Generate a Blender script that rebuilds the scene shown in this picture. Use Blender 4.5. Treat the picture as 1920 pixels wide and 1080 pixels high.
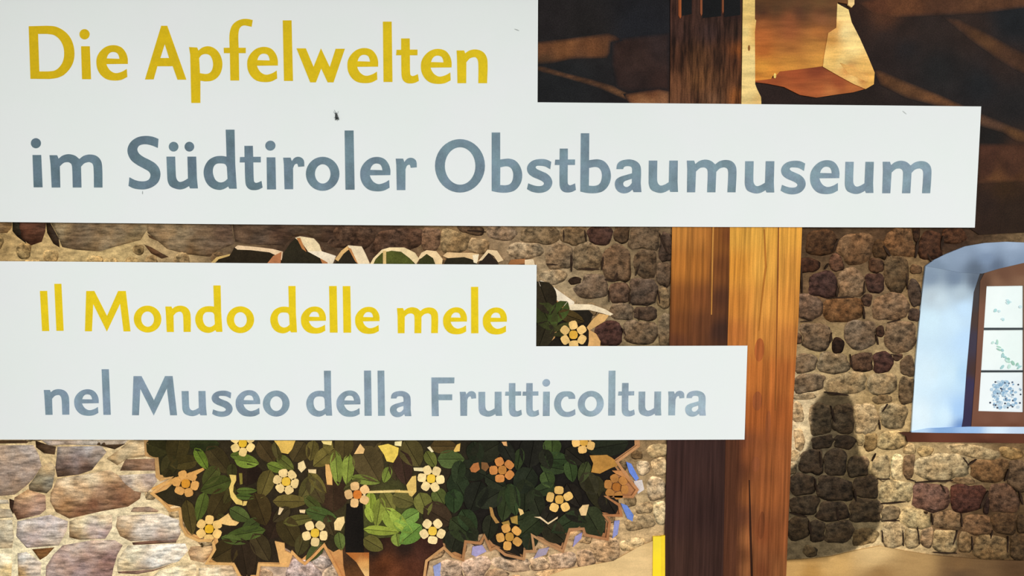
import bpy, bmesh, math, random
import numpy as np
from mathutils import Vector, Matrix
from mathutils.geometry import delaunay_2d_cdt

random.seed(7)
rng = np.random.default_rng(7)
for o in list(bpy.data.objects):
    bpy.data.objects.remove(o)
scene = bpy.context.scene
COL = scene.collection

# ------------------------------------------------------------------ camera
# a printed outdoor sign, photographed close up: the board stands upright in
# the plane y = 0 and the camera looks slightly down and to the right at it
FPX = 1390.0                                  # focal length in pixels of 1920x1080
DIST = 0.695
PITCH, YAW, ROLL = math.radians(4.339), math.radians(1.232), math.radians(0.334)
FW = np.array([math.sin(YAW)*math.cos(PITCH), math.cos(YAW)*math.cos(PITCH), -math.sin(PITCH)])
RT = np.cross(FW, [0, 0, 1.0]); RT /= np.linalg.norm(RT)
UP = np.cross(RT, FW)
RT, UP = math.cos(ROLL)*RT + math.sin(ROLL)*UP, -math.sin(ROLL)*RT + math.cos(ROLL)*UP
CENTRE = np.array([0.0, 0.0, 1.50])
CAM = CENTRE - FW*DIST

cam = bpy.data.cameras.new('camera')
cam.sensor_width = 36.0
cam.lens = FPX/1920*36.0
cam.clip_start = 0.01
camo = bpy.data.objects.new('camera', cam)
COL.objects.link(camo)
M = Matrix(((RT[0], UP[0], -FW[0], CAM[0]), (RT[1], UP[1], -FW[1], CAM[1]),
            (RT[2], UP[2], -FW[2], CAM[2]), (0, 0, 0, 1)))
camo.matrix_world = M
scene.camera = camo

# ------------------------------------------------------------------ light
scene.view_settings.view_transform = 'Standard'
scene.view_settings.look = 'None'
scene.view_settings.gamma = 1.0
scene.view_settings.use_curve_mapping = False
scene.view_settings.exposure = 0.0
SUN_DIR = Vector((-0.45, 0.78, -0.30)).normalized()      # low hazy sun from the right, in front of the board

world = bpy.data.worlds.new('overcast_sky')
scene.world = world
world.use_nodes = True
wn = world.node_tree
bg = wn.nodes['Background']
bg.inputs['Color'].default_value = (0.93, 0.985, 1.0, 1)
bg.inputs['Strength'].default_value = 1.02
sun = bpy.data.lights.new('hazy_sun', 'SUN')
sun.energy = 1.40
sun.angle = math.radians(24)
sun.color = (1.0, 0.985, 0.95)
suno = bpy.data.objects.new('hazy_sun', sun)
COL.objects.link(suno)
suno.rotation_euler = SUN_DIR.to_track_quat('-Z', 'Y').to_euler()


# ------------------------------------------------------------------ helpers
def P(u, v, h=0.0):
    """point on the board, measured on the photograph, h mm proud of its face"""
    d = FW*FPX + RT*(u-960.0) - UP*(v-540.0)
    t = (-h*0.001 - CAM[1])/d[1]
    return CAM + d*t


def PP(uv, h):
    uv = np.asarray(uv, float)
    d = FW[None]*FPX + RT[None]*(uv[:, :1]-960.0) - UP[None]*(uv[:, 1:2]-540.0)
    t = (-np.asarray(h, float)*0.001 - CAM[1])/d[:, 1]
    return CAM[None] + d*t[:, None]


def UV(p):
    """inverse of P: where a point of the board shows in the photograph"""
    q = np.asarray(p) - CAM
    z = q @ FW
    return 960.0 + FPX*(q @ RT)/z, 540.0 - FPX*(q @ UP)/z


def s2l(c):
    c = np.asarray(c, float)
    return np.where(c <= 0.04045, c/12.92, ((c+0.055)/1.055)**2.4)


def hx(s):
    return s2l([int(s[i:i+2], 16)/255 for i in (0, 2, 4)])


def inside(poly, p):
    poly = np.asarray(poly); p = np.atleast_2d(np.asarray(p, float))
    x, y = p[:, 0], p[:, 1]
    r = np.zeros(len(p), bool)
    j = len(poly)-1
    for i in range(len(poly)):
        xi, yi = poly[i]; xj, yj = poly[j]
        c = ((yi > y) != (yj > y)) & (x < (xj-xi)*(y-yi)/((yj-yi) or 1e-9)+xi)
        r ^= c
        j = i
    return r


def sdist(poly, p):
    """signed distance to a polygon, positive inside"""
    poly = np.asarray(poly, float); p = np.atleast_2d(np.asarray(p, float))
    best = np.full(len(p), 1e9)
    for i in range(len(poly)):
        a, b = poly[i-1], poly[i]
        ab = b-a
        t = np.clip(((p-a) @ ab)/max(ab @ ab, 1e-9), 0, 1)
        best = np.minimum(best, np.linalg.norm(p-(a+t[:, None]*ab), axis=1))
    return np.where(inside(poly, p), best, -best)


def link(o, parent=None):
    COL.objects.link(o)
    if parent is not None:
        o.parent = parent
    return o


def tag(o, label=None, cat=None, group=None, kind=None):
    if label: o['label'] = label
    if cat: o['category'] = cat
    if group: o['group'] = group
    if kind: o['kind'] = kind
    return o


def empty(name, at=None):
    o = bpy.data.objects.new(name, None)
    o.empty_display_size = 0.02
    return link(o)


def mesh_obj(name, verts, faces, cols, mat, parent=None, smooth=False):
    me = bpy.data.meshes.new(name)
    me.from_pydata([tuple(v) for v in verts], [], [tuple(int(i) for i in f) for f in faces])
    if cols is not None:
        at = me.attributes.new('ink', 'FLOAT_COLOR', 'POINT')
        c4 = np.ones((len(verts), 4), np.float32)
        c4[:, :3] = np.clip(cols, 0, 1)
        at.data.foreach_set('color', c4.ravel())
    me.materials.append(mat)
    if smooth:
        me.polygons.foreach_set('use_smooth', [True]*len(me.polygons))
    me.update()
    return link(bpy.data.objects.new(name, me), parent)


def subdiv(loop, step):
    out = []
    n = len(loop)
    for i in range(n):
        a = np.asarray(loop[i], float); b = np.asarray(loop[(i+1) % n], float)
        k = max(1, int(np.linalg.norm(b-a)/step)) if step else 1
        for j in range(k):
            out.append(tuple(a+(b-a)*j/k))
    return out


def piece(name, loops, h0, h1, ink, mat, parent=None, step=None, dome=None, smooth=False):
    """one solid flat-faced piece: outline loops in photo pixels, from h0 to h1 mm"""
    if not isinstance(loops[0][0], (tuple, list, np.ndarray)):
        loops = [loops]
    L = [subdiv(l, step) for l in loops]
    pts, edges = [], []
    for l in L:
        b = len(pts)
        pts += l
        edges += [(b+i, b+(i+1) % len(l)) for i in range(len(l))]
    if step:
        A = np.array(L[0])
        x0, y0 = A.min(0); x1, y1 = A.max(0)
        gx = np.arange(x0+step/2, x1, step); gy = np.arange(y0+step/2, y1, step)
        if len(gx) and len(gy):
            G = np.array([(x, y) for y in gy for x in gx])
            G = G[sdist(L[0], G) > step*0.35]
            for hole in L[1:]:
                G = G[sdist(hole, G) < -step*0.35]
            pts += [tuple(g) for g in G]
    r = delaunay_2d_cdt([Vector(p) for p in pts], edges, [], 1, 1e-5)
    uv = np.array([tuple(v) for v in r[0]])
    tris = []
    fc = np.array([uv[list(f)].mean(0) for f in r[2]])
    keep = inside(L[0], fc)
    for hole in L[1:]:
        keep &= ~inside(hole, fc)
    for f, kp in zip(r[2], keep):
        if not kp: continue
        a, b, c = [uv[i] for i in f[:3]]
        if (b[0]-a[0])*(c[1]-a[1])-(b[1]-a[1])*(c[0]-a[0]) > 0:
            f = list(reversed(f))
        tris.append(tuple(f))
    cnt = {}
    for f in tris:
        for i in range(len(f)):
            cnt[(f[i], f[(i+1) % len(f)])] = 1
    bnd = [e for e in cnt if (e[1], e[0]) not in cnt]
    hh = np.full(len(uv), h1, float)
    if dome is not None:
        hh = hh + dome(uv)
    n = len(uv)
    top = PP(uv, hh)
    ring = sorted({i for e in bnd for i in e})
    idx = {i: n+k for k, i in enumerate(ring)}
    # sides drop straight back towards the board
    bot = top[ring].copy(); bot[:, 1] = -h0*0.001
    verts = np.vstack([top, bot])
    faces = [tuple(reversed(f)) if False else f for f in tris]
    faces += [(e[1], e[0], idx[e[0]], idx[e[1]]) for e in bnd]
    if callable(ink):
        c = ink(uv)
    else:
        c = np.tile(np.asarray(ink, float), (n, 1))
    cols = np.vstack([c, c[ring]])
    return mesh_obj(name, verts, faces, cols, mat, parent, smooth)


def grad(stops):
    """ink that fades between measured colour samples (u, v, hex)"""
    S = np.array([(a, b) for a, b, _ in stops], float)
    C = np.array([hx(c) for _, _, c in stops])

    def f(uv):
        uv = np.asarray(uv, float)
        d2 = ((uv[:, None]-S[None])**2).sum(2)+30.0
        w = 1/d2**1.6
        return (w @ C)/w.sum(1)[:, None]
    return f


def spline(spec, k=6):
    """outline 'x,y x,y~ ...': plain points are corners, ~ points are on a smooth curve"""
    pts, sm = [], []
    for tkn in spec.split():
        s = tkn.endswith('~')
        x, y = tkn.rstrip('~').split(',')
        pts.append(np.array([float(x), float(y)])); sm.append(s)
    n = len(pts)
    out = []
    for i in range(n):
        a, b = pts[i], pts[(i+1) % n]
        if not sm[i] and not sm[(i+1) % n]:
            out.append(a); continue
        p0 = pts[i-1] if sm[i] else a-(b-a)*0.0
        p3 = pts[(i+2) % n] if sm[(i+1) % n] else b
        la = np.linalg.norm(b-a)
        m0 = (b-p0)/max(np.linalg.norm(b-p0), 1e-6)*la if sm[i] else (b-a)
        m1 = (p3-a)/max(np.linalg.norm(p3-a), 1e-6)*la if sm[(i+1) % n] else (b-a)
        for j in range(k):
            t = j/k
            out.append((2*t**3-3*t**2+1)*a+(t**3-2*t**2+t)*m0+(-2*t**3+3*t**2)*b+(t**3-t**2)*m1)
    return [tuple(p) for p in out]


def ellipse(cx, cy, rx, ry, n=28, rot=0.0, p=2.0):
    out = []
    for i in range(n):
        a = 2*math.pi*i/n
        c, s = math.cos(a), math.sin(a)
        x = rx*math.copysign(abs(c)**(2/p), c); y = ry*math.copysign(abs(s)**(2/p), s)
        out.append((cx+x*math.cos(rot)-y*math.sin(rot), cy+x*math.sin(rot)+y*math.cos(rot)))
    return out


# ------------------------------------------------------------------ materials
def ink_mat(name, scale, amount, rough=0.6, fine=0.0, spec=0.06, bump=0.0, detail=6.0, contrast=(0.3, 0.7), tint=None):
    """print colour carried by the piece, mottled by a procedural grain"""
    m = bpy.data.materials.new(name)
    m.use_nodes = True
    nt = m.node_tree
    b = nt.nodes['Principled BSDF']
    b.inputs['Roughness'].default_value = rough
    b.inputs['Specular IOR Level'].default_value = spec
    at = nt.nodes.new('ShaderNodeAttribute'); at.attribute_name = 'ink'
    geo = nt.nodes.new('ShaderNodeNewGeometry')
    mp = nt.nodes.new('ShaderNodeMapping')
    mp.inputs['Scale'].default_value = scale
    nt.links.new(geo.outputs['Position'], mp.inputs['Vector'])
    nz = nt.nodes.new('ShaderNodeTexNoise')
    nz.inputs['Scale'].default_value = 1.0
    nz.inputs['Detail'].default_value = detail
    nz.inputs['Roughness'].default_value = 0.62
    nt.links.new(mp.outputs['Vector'], nz.inputs['Vector'])
    mr = nt.nodes.new('ShaderNodeMapRange')
    mr.inputs['From Min'].default_value = contrast[0]; mr.inputs['From Max'].default_value = contrast[1]
    mr.inputs['To Min'].default_value = 1-amount; mr.inputs['To Max'].default_value = 1+amount
    nt.links.new(nz.outputs['Fac'], mr.inputs['Value'])
    last = mr.outputs['Result']
    if fine:
        n2 = nt.nodes.new('ShaderNodeTexNoise')
        n2.inputs['Scale'].default_value = 900.0
        n2.inputs['Detail'].default_value = 2.0
        nt.links.new(geo.outputs['Position'], n2.inputs['Vector'])
        m2 = nt.nodes.new('ShaderNodeMapRange')
        m2.inputs['From Min'].default_value = 0.3; m2.inputs['From Max'].default_value = 0.7
        m2.inputs['To Min'].default_value = 1-fine; m2.inputs['To Max'].default_value = 1+fine
        nt.links.new(n2.outputs['Fac'], m2.inputs['Value'])
        mu = nt.nodes.new('ShaderNodeMath'); mu.operation = 'MULTIPLY'
        nt.links.new(last, mu.inputs[0]); nt.links.new(m2.outputs['Result'], mu.inputs[1])
        last = mu.outputs[0]
    vm = nt.nodes.new('ShaderNodeVectorMath'); vm.operation = 'SCALE'
    nt.links.new(at.outputs['Color'], vm.inputs[0]); nt.links.new(last, vm.inputs['Scale'])
    col = vm.outputs['Vector']
    if tint:
        n3 = nt.nodes.new('ShaderNodeTexNoise')
        n3.inputs['Scale'].default_value = tint[2]
        n3.inputs['Detail'].default_value = 3.0
        nt.links.new(geo.outputs['Position'], n3.inputs['Vector'])
        mx = nt.nodes.new('ShaderNodeMix'); mx.data_type = 'RGBA'
        mx.inputs['A'].default_value = (*tint[0], 1); mx.inputs['B'].default_value = (*tint[1], 1)
        m3 = nt.nodes.new('ShaderNodeMapRange')
        m3.inputs['From Min'].default_value = 0.38; m3.inputs['From Max'].default_value = 0.62
        nt.links.new(n3.outputs['Fac'], m3.inputs['Value'])
        nt.links.new(m3.outputs['Result'], mx.inputs['Factor'])
        v2 = nt.nodes.new('ShaderNodeVectorMath'); v2.operation = 'MULTIPLY'
        nt.links.new(col, v2.inputs[0]); nt.links.new(mx.outputs['Result'], v2.inputs[1])
        col = v2.outputs['Vector']
    nt.links.new(col, b.inputs['Base Color'])
    if bump:
        bp = nt.nodes.new('ShaderNodeBump')
        bp.inputs['Strength'].default_value = bump
        bp.inputs['Distance'].default_value = 0.002
        nt.links.new(nz.outputs['Fac'], bp.inputs['Height'])
        nt.links.new(bp.outputs['Normal'], b.inputs['Normal'])
    return m


M_WHITE = ink_mat('white_vinyl', (4, 4, 4), 0.012, rough=0.5, spec=0.15, tint=((0.985, 1.0, 0.985), (1.0, 0.995, 1.0), 14))
M_YELLOW = ink_mat('yellow_letter_film', (90, 90, 90), 0.07, rough=0.5, fine=0.05, spec=0.1)
M_GREY = ink_mat('grey_letter_film', (60, 60, 45), 0.24, rough=0.5, fine=0.06, spec=0.12, tint=((0.95, 1.0, 1.0), (1.0, 0.99, 1.06), 60))
M_STONE = ink_mat('stone_print', (170, 170, 240), 0.70, rough=0.6, fine=0.28, bump=0.6, contrast=(0.34, 0.66), tint=((1.08, 0.95, 0.82), (1.02, 1.0, 0.97), 60))
M_RUBBLE = ink_mat('rough_stone_print', (70, 70, 260), 0.50, rough=0.6, fine=0.18, bump=0.5, contrast=(0.36, 0.64), tint=((1.0, 0.93, 0.86), (0.98, 1.02, 1.08), 70))
M_MORTAR = ink_mat('mortar_print', (110, 110, 190), 0.5, rough=0.7, fine=0.15, bump=0.4)
M_WOODV = ink_mat('upright_timber_print', (330, 330, 11), 0.42, rough=0.5, fine=0.05, detail=5)
M_CARVED = ink_mat('carved_upright_print', (260, 260, 28), 0.7, fine=0.2, contrast=(0.36, 0.64))
M_WOODD = ink_mat('dark_timber_print', (60, 60, 60), 0.35, rough=0.6, fine=0.22)
M_BRACK = ink_mat('carved_timber_print', (25, 25, 150), 0.28, rough=0.5, fine=0.08)
M_DARK = ink_mat('dark_attic_print', (40, 40, 40), 0.3, rough=0.6, fine=0.30)
M_PLASTER = ink_mat('lime_plaster_print', (25, 25, 25), 0.05, rough=0.6, fine=0.02)
M_PANE = ink_mat('window_pane_print', (30, 30, 30), 0.03, rough=0.3, fine=0.0)
M_LEAF = ink_mat('painted_leaf_print', (110, 110, 110), 0.26, rough=0.6, fine=0.22)
M_CREAM = ink_mat('pale_wood_print', (120, 120, 120), 0.18, rough=0.55, fine=0.10)
M_FLOOR = ink_mat('pictured_floor_print', (25, 25, 120), 0.14, rough=0.6, fine=0.06)
M_PLAIN = ink_mat('plain_print', (60, 60, 60), 0.06, rough=0.5)
M_METAL = ink_mat('galvanised_metal', (30, 30, 30), 0.08, rough=0.35, spec=0.5)
M_GROUND = ink_mat('gravel_ground', (60, 60, 60), 0.35, rough=0.9, fine=0.2)
M_FLY = ink_mat('insect_shell', (900, 900, 900), 0.2, rough=0.35, spec=0.5)

# heights of the layers in mm
H_STONE, H_POST, H_TREE, H_CAP, H_LET = 1.7, 2.2, 1.3, 3.75, 3.95
X0, X1, Y0, Y1 = -170, 2090, -150, 1230           # extent of the sign face

# ------------------------------------------------------------------ ground, sign body
g = 6.0
ground = mesh_obj('ground', [(-g, -g, 0), (g, -g, 0), (g, g, 0), (-g, g, 0)], [(0, 1, 2, 3)],
                  np.tile(hx('8a857a'), (4, 1)), M_GROUND)
tag(ground, 'pale gravel ground under the sign', None, None, 'structure')


def box(name, a, b, col, mat, parent):
    (x0, y0, z0), (x1, y1, z1) = a, b
    v = [(x, y, z) for z in (z0, z1) for y in (y0, y1) for x in (x0, x1)]
    f = [(0, 2, 3, 1), (4, 5, 7, 6), (0, 1, 5, 4), (2, 6, 7, 3), (0, 4, 6, 2), (1, 3, 7, 5)]
    return mesh_obj(name, v, f, np.tile(col, (8, 1)), mat, parent)


sign = empty('information_sign')
tag(sign, 'large upright printed information board carrying the museum picture and captions', 'sign')
c0, c1 = P(X0, Y1), P(X1, Y0)
bx0, bx1, bz0, bz1 = c0[0], c1[0], c0[2], c1[2]
box('backing_board', (bx0, 0.0, bz0), (bx1, 0.012, bz1), hx('9a9a98'), M_METAL, sign)
t = 0.03
for nm, a, b in (('frame_rail', (bx0-t, -0.012, bz1), (bx1+t, 0.02, bz1+t)),
                 ('frame_rail', (bx0-t, -0.012, bz0-t), (bx1+t, 0.02, bz0)),
                 ('frame_rail', (bx0-t, -0.012, bz0), (bx0, 0.02, bz1)),
                 ('frame_rail', (bx1, -0.012, bz0), (bx1+t, 0.02, bz1))):
    box(nm, a, b, hx('8c9092'), M_METAL, sign)
for x in (bx0+0.15, bx1-0.15):
    box('leg', (x-0.03, 0.012, 0.0), (x+0.03, 0.07, bz1), hx('8c9092'), M_METAL, sign)

box('added_shade_roof', (bx0-0.12, -0.28, bz1+0.10), (bx1+0.12, 0.08, bz1+0.125), hx('5a4634'), M_METAL, sign)  # unseen roof, added to block sky and darken the top of the sign
box('added_shade_board', (bx0-0.075, -0.17, bz0-0.03), (bx0-0.05, 0.03, bz1+0.10), hx('5a4634'), M_METAL, sign)  # unseen board, added to block sky and darken the left side

# ------------------------------------------------------------------ outlines shared by several parts
CAP1 = [(X0+4, Y0+4), (1009.4, Y0+4), (1008.8, 0), (1007.9, 191.8), (1420, 195.3), (1839.8, 199.6),
        (1827.8, 426.8), (1360, 425.6), (900, 423.7), (450, 420.6), (0, 416.3), (X0+4, 414.6)]
CAP2 = [(X0+4, 488.9), (80, 490.2), (500, 493.6), (1006.2, 496.6), (1005.2, 649.3), (1401.5, 648.1),
        (1396, 824.2), (1050, 825.2), (700, 825.5), (0, 824.2), (X0+4, 823.6)]
POST_L = [(1261, 400), (1258, 540), (1255, 643), (1250, 860), (1245, 1080), (1243, Y1-3)]
POST_M = [(1369, 400), (1367, 540), (1364, 646), (1360, 860), (1356, 1080), (1355, Y1-3)]
POST_R = [(1505, 400), (1497, 600), (1487, 762), (1480, 940), (1474, 1080), (1470, Y1-3)]
POST_POLY = POST_L + POST_R[::-1]
WIN_POLY = [(1735.6, 499), (1752, 487), (1772.6, 477), (1809.6, 462), (1846.7, 455.6), (1887, 453.3), (1940, 455.5),
            (2000, 466), (2050, 482), (X1-3, 500), (X1-3, 831), (1920, 831), (1702, 829), (1686, 811.5), (1709, 810), (1717, 681), (1728, 562)]
TREE_POLY = [(268, 800), (272, 855), (290, 860), (292, 895), (300, 902), (318, 897), (303, 908), (281, 925), (300, 940), (318, 960), (335, 957),
             (338, 985), (348, 1005), (372, 1016), (397, 1015), (400, 1030), (384, 1058), (436, 1060),
             (452, 1090), (484, 1090), (488, 1061), (541, 1063), (549, 1040), (560, 1052),
             (572, 1060), (590, 1044), (607, 1026), (618, 1046), (641, 1090),
             (797, 1090), (802, 1053), (832, 1030), (848, 1045), (870, 1053), (875, 1018), (902, 1021), (908, 1009),
             (919, 1034), (930, 1029), (946, 1042), (984, 1051), (986, 1036), (1005, 1036), (1000, 1007), (1022, 1021),
             (1057, 1037), (1070, 995), (1092, 994), (1095, 1005), (1141, 1014), (1146, 977), (1137, 968), (1168, 969),
             (1163, 945), (1140, 932), (1187, 934), (1198, 918), (1173, 885), (1160, 866), (1200, 837), (1198, 800)]
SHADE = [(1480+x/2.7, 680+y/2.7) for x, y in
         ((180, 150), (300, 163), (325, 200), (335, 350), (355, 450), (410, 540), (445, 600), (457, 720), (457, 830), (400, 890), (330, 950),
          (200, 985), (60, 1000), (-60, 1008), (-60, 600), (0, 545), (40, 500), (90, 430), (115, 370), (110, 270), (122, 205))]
FLOOR_POLY = [(1440, 1052), (1520, 1048), (1560, 1043), (1602, 1033), (1650, 1024), (1700, 1034), (1747, 1041), (1850, 1050), (X1-3, 1056), (X1-3, Y1-3), (1440, Y1-3)]
FLOOR_L = [(980, 1096), (1060, 1068), (1150, 1052), (1200, 1024), (1260, 1000), (1262, Y1-3), (900, Y1-3), (900, 1120)]
ATTIC_POLY = [(995, Y0+3), (X1-3, Y0+3), (X1-3, 442), (1920, 436), (1836, 440), (1800, 415), (1500, 415), (995, 300)]


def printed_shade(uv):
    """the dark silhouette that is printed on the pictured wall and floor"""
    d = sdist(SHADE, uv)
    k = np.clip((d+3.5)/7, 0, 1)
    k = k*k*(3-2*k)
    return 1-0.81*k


# ------------------------------------------------------------------ pictured stone wall
MORTAR = grad([(0, 450, 'b0905f'), (60, 475, 'c2a26e'), (200, 478, 'c4a672'), (330, 470, 'b3956a'), (420, 450, '6e5840'), (560, 440, '4c382a'),
               (720, 450, '4e392b'), (850, 445, '8a6c4a'), (960, 450, '94795a'), (1060, 470, '9a8060'), (1150, 500, '8c7453'), (1230, 500, '725b43'),
               (1040, 540, 'a58d6b'), (1120, 600, '8c7658'), (1220, 620, '86704f'), (20, 850, 'd9bc8c'), (120, 900, 'd6b685'), (200, 1000, 'ecd6ae'), (60, 1060, 'eedcb4'),
               (300, 1060, 'eccf9e'), (420, 1070, 'e2c294'), (560, 1070, 'b99c86'), (880, 1065, 'c5a37c'), (1000, 1060, 'caa87e'), (1120, 1040, 'caa478'),
               (1215, 850, '8f7350'), (1225, 940, 'b89a70'), (1200, 1000, 'c7a476'), (1540, 440, '4a3524'), (1650, 450, '543c28'), (1780, 440, '3e2a1e'),
               (1540, 560, '705338'), (1640, 560, '83684a'), (1715, 520, '8a6c48'), (1560, 660, '9b8158'), (1700, 660, 'ab8f66'), (1500, 760, 'd8bc92'), (1500, 820, 'dcc095'), (1560, 740, 'b0936a'),
               (1640, 760, 'ab8c5e'), (1690, 800, 'bd9c6b'), (1640, 860, 'c9a874'), (1720, 850, 'b7996b'), (1800, 835, 'a38760'), (1900, 850, '7c6040'), (1660, 940, 'c5a574'),
               (1700, 1030, 'cfae7c'), (1780, 990, '6d4f34'), (1860, 960, '4f3924'), (1920, 1000, '46331f'), (1860, 1045, '64492c'), (1640, 1020, 'dfbf8c')])
wall_uv_poly = [(X0+3, 405), (1800, 405), (1836, 430), (X1-3, 430), (X1-3, Y1-3), (X0+3, Y1-3)]
wall = piece('wall_back', wall_uv_poly, 0.0, 0.3, lambda uv: MORTAR(uv)*printed_shade(uv)[:, None], M_MORTAR, None, step=9)
tag(wall, 'pictured rubble stone wall with tan mortar behind the post and tree', None, None, 'structure')

pb = np.array(SHADE)
piece('mortar', [(1470, 726), (1668, 726), (1668, 1052), (1470, 1052)], 0.2, 0.34, lambda uv: MORTAR(uv)*printed_shade(uv)[:, None], M_MORTAR, wall, step=4)

ST = []          # cx cy rx ry rot colour


def stones(txt, ox=0, oy=0, s=1.0):
    for line in txt.strip().split(';'):
        q = line.split()
        if len(q) < 5: continue
        cx, cy, rx, ry = map(float, q[:4])
        rot = float(q[5]) if len(q) > 5 else random.uniform(-12, 12)
        ST.append((ox+cx/s, oy+cy/s, rx/s, ry/s, rot, q[4]))


# right-hand wall, upper half
stones('''165 365 78 62 48311f; 335 395 92 74 6d5138; 570 365 82 72 6a4c32; 455 405 38 50 46321f; 710 380 62 70 442b1d; 240 465 36 46 5c4030;
440 480 38 46 4e3626; 540 520 60 92 57442f; 315 575 68 76 7d634a; 175 580 72 66 432e28; 435 565 48 52 48322a; 635 620 32 66 483a30; 90 480 60 36 3a2418;
100 690 68 62 665040; 275 700 102 62 6a4a2e; 515 690 88 66 7a6048; 390 655 28 32 4c382c; 130 840 82 66 6c5844; 360 830 78 72 6c5a48; 560 840 78 76 705a44;
635 730 36 30 4a3a30; 80 975 58 46 74604a; 225 975 78 56 78664e; 370 970 62 46 523c2d; 470 970 52 52 482f28; 600 1000 36 60 5e4c3a; 460 815 26 28 3e2c22;
245 890 30 44 281a12; 550 945 28 18 4a362a; 40 850 40 30 5a4534; 640 500 30 22 5e4630; 830 330 60 40 4a3020; 640 330 24 46 3a2619''', 1480, 320, 2.7)
# right-hand wall, lower half
stones('''95 105 80 46 6e5c48; 285 105 104 52 8f7a5a; 470 110 72 56 8c785a; 595 130 40 76 66543e; 470 185 48 26 7a6446; 75 170 56 17 9a8465;
160 285 58 78 8a7458; 275 285 60 72 8c7458; 385 285 62 76 a78f6b; 525 268 66 62 8e7a5a; 410 400 36 46 876c45; 520 395 72 46 b2986b;
465 535 46 62 a08a65; 545 530 32 64 dac396; 605 520 32 66 785f45; 775 530 138 72 a28e6c; 1015 540 102 62 6c5034; 950 455 140 32 a38b66; 1160 580 62 82 564433;
540 655 88 56 ad9870; 720 685 102 72 6c4f42; 895 680 92 78 4a2d24; 1085 690 78 78 584030; 510 765 52 36 7c6a50; 640 790 82 56 b59e73; 800 800 78 54 7a6146;
950 825 78 52 6a4f37; 1090 810 68 58 4c3825; 530 870 62 66 ac9672; 620 885 46 52 a48d68; 700 885 36 52 967a5b; 790 900 72 62 9a8460; 890 905 42 56 7a6244;
1020 935 98 62 6f583b; 1160 930 44 70 4a3825; 1175 820 30 50 3e2e1e; 120 505 66 60 7c6650; 230 505 66 66 7c6852; 345 530 56 56 806a50; 70 620 66 56 7c6650;
230 640 100 60 76614c; 385 630 66 62 7c664e; 80 720 76 50 7c664e; 220 755 84 54 76604a; 385 745 84 62 7c664c; 50 840 62 56 786248; 140 850 46 56 705c46; 250 855 78 56 806a50;
380 880 66 40 9a8058; 180 400 66 32 6c5844; 270 400 62 34 6c5844; 40 250 30 50 b49a76; 50 390 24 56 bda27c; 20 470 34 26 c5aa80; 880 600 80 24 7b6144; 365 390 24 32 a58c62;
690 455 40 30 a88e62; 610 440 30 30 c0a274; 1120 460 60 30 8c7048; 690 760 20 14 4a3420; 1000 720 18 50 30201a''', 1480, 680, 2.7)
# between the tree and the post
stones('''1165 90 98 52 776248; 1345 90 70 52 705b42; 1480 90 64 52 48322a; 1600 80 40 50 4e3b2a; 1720 110 80 80 685440; 1090 165 92 46 9c866a; 1270 200 74 68 7a664f;
1415 200 74 74 79654c; 1570 240 74 96 67513d; 1725 225 58 102 5b4937; 1830 160 36 86 43342a; 1440 360 86 62 6c5a49; 1230 310 70 40 9e886a; 1590 395 58 58 5b4536;
1715 385 80 74 56463a; 1820 290 40 70 5c4a3a; 1600 490 62 46 6e5c49; 1720 505 62 40 4c3c30; 1530 610 70 62 48302a; 1700 600 92 62 6f5b46; 1830 590 42 86 6e5c46; 1815 420 34 56 7a6448;
700 120 80 60 8d7452; 960 75 76 36 86705a; 840 145 52 40 967c5b; 800 60 70 24 56412f; 590 110 60 60 705642; 1360 330 40 22 2a1d14; 400 120 150 60 4e392c; 180 100 130 60 4d392c''', 600, 410, 2.824)
# big stones traced one by one: (origin, scale, outline, printed tones)
TR = []


def traced(ox, oy, sc, txt):
    for line in txt.strip().split(';'):
        if '|' not in line: continue
        o_, c_ = line.split('|')
        poly = [(ox+float(a_.split(',')[0])/sc, oy+float(a_.split(',')[1])/sc) for a_ in o_.split()]
        st_ = []
        for a_ in c_.split():
            q = a_.split(',')
            st_.append((ox+float(q[0])/sc, oy+float(q[1])/sc, q[2]))
        TR.append((poly, st_))


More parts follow.
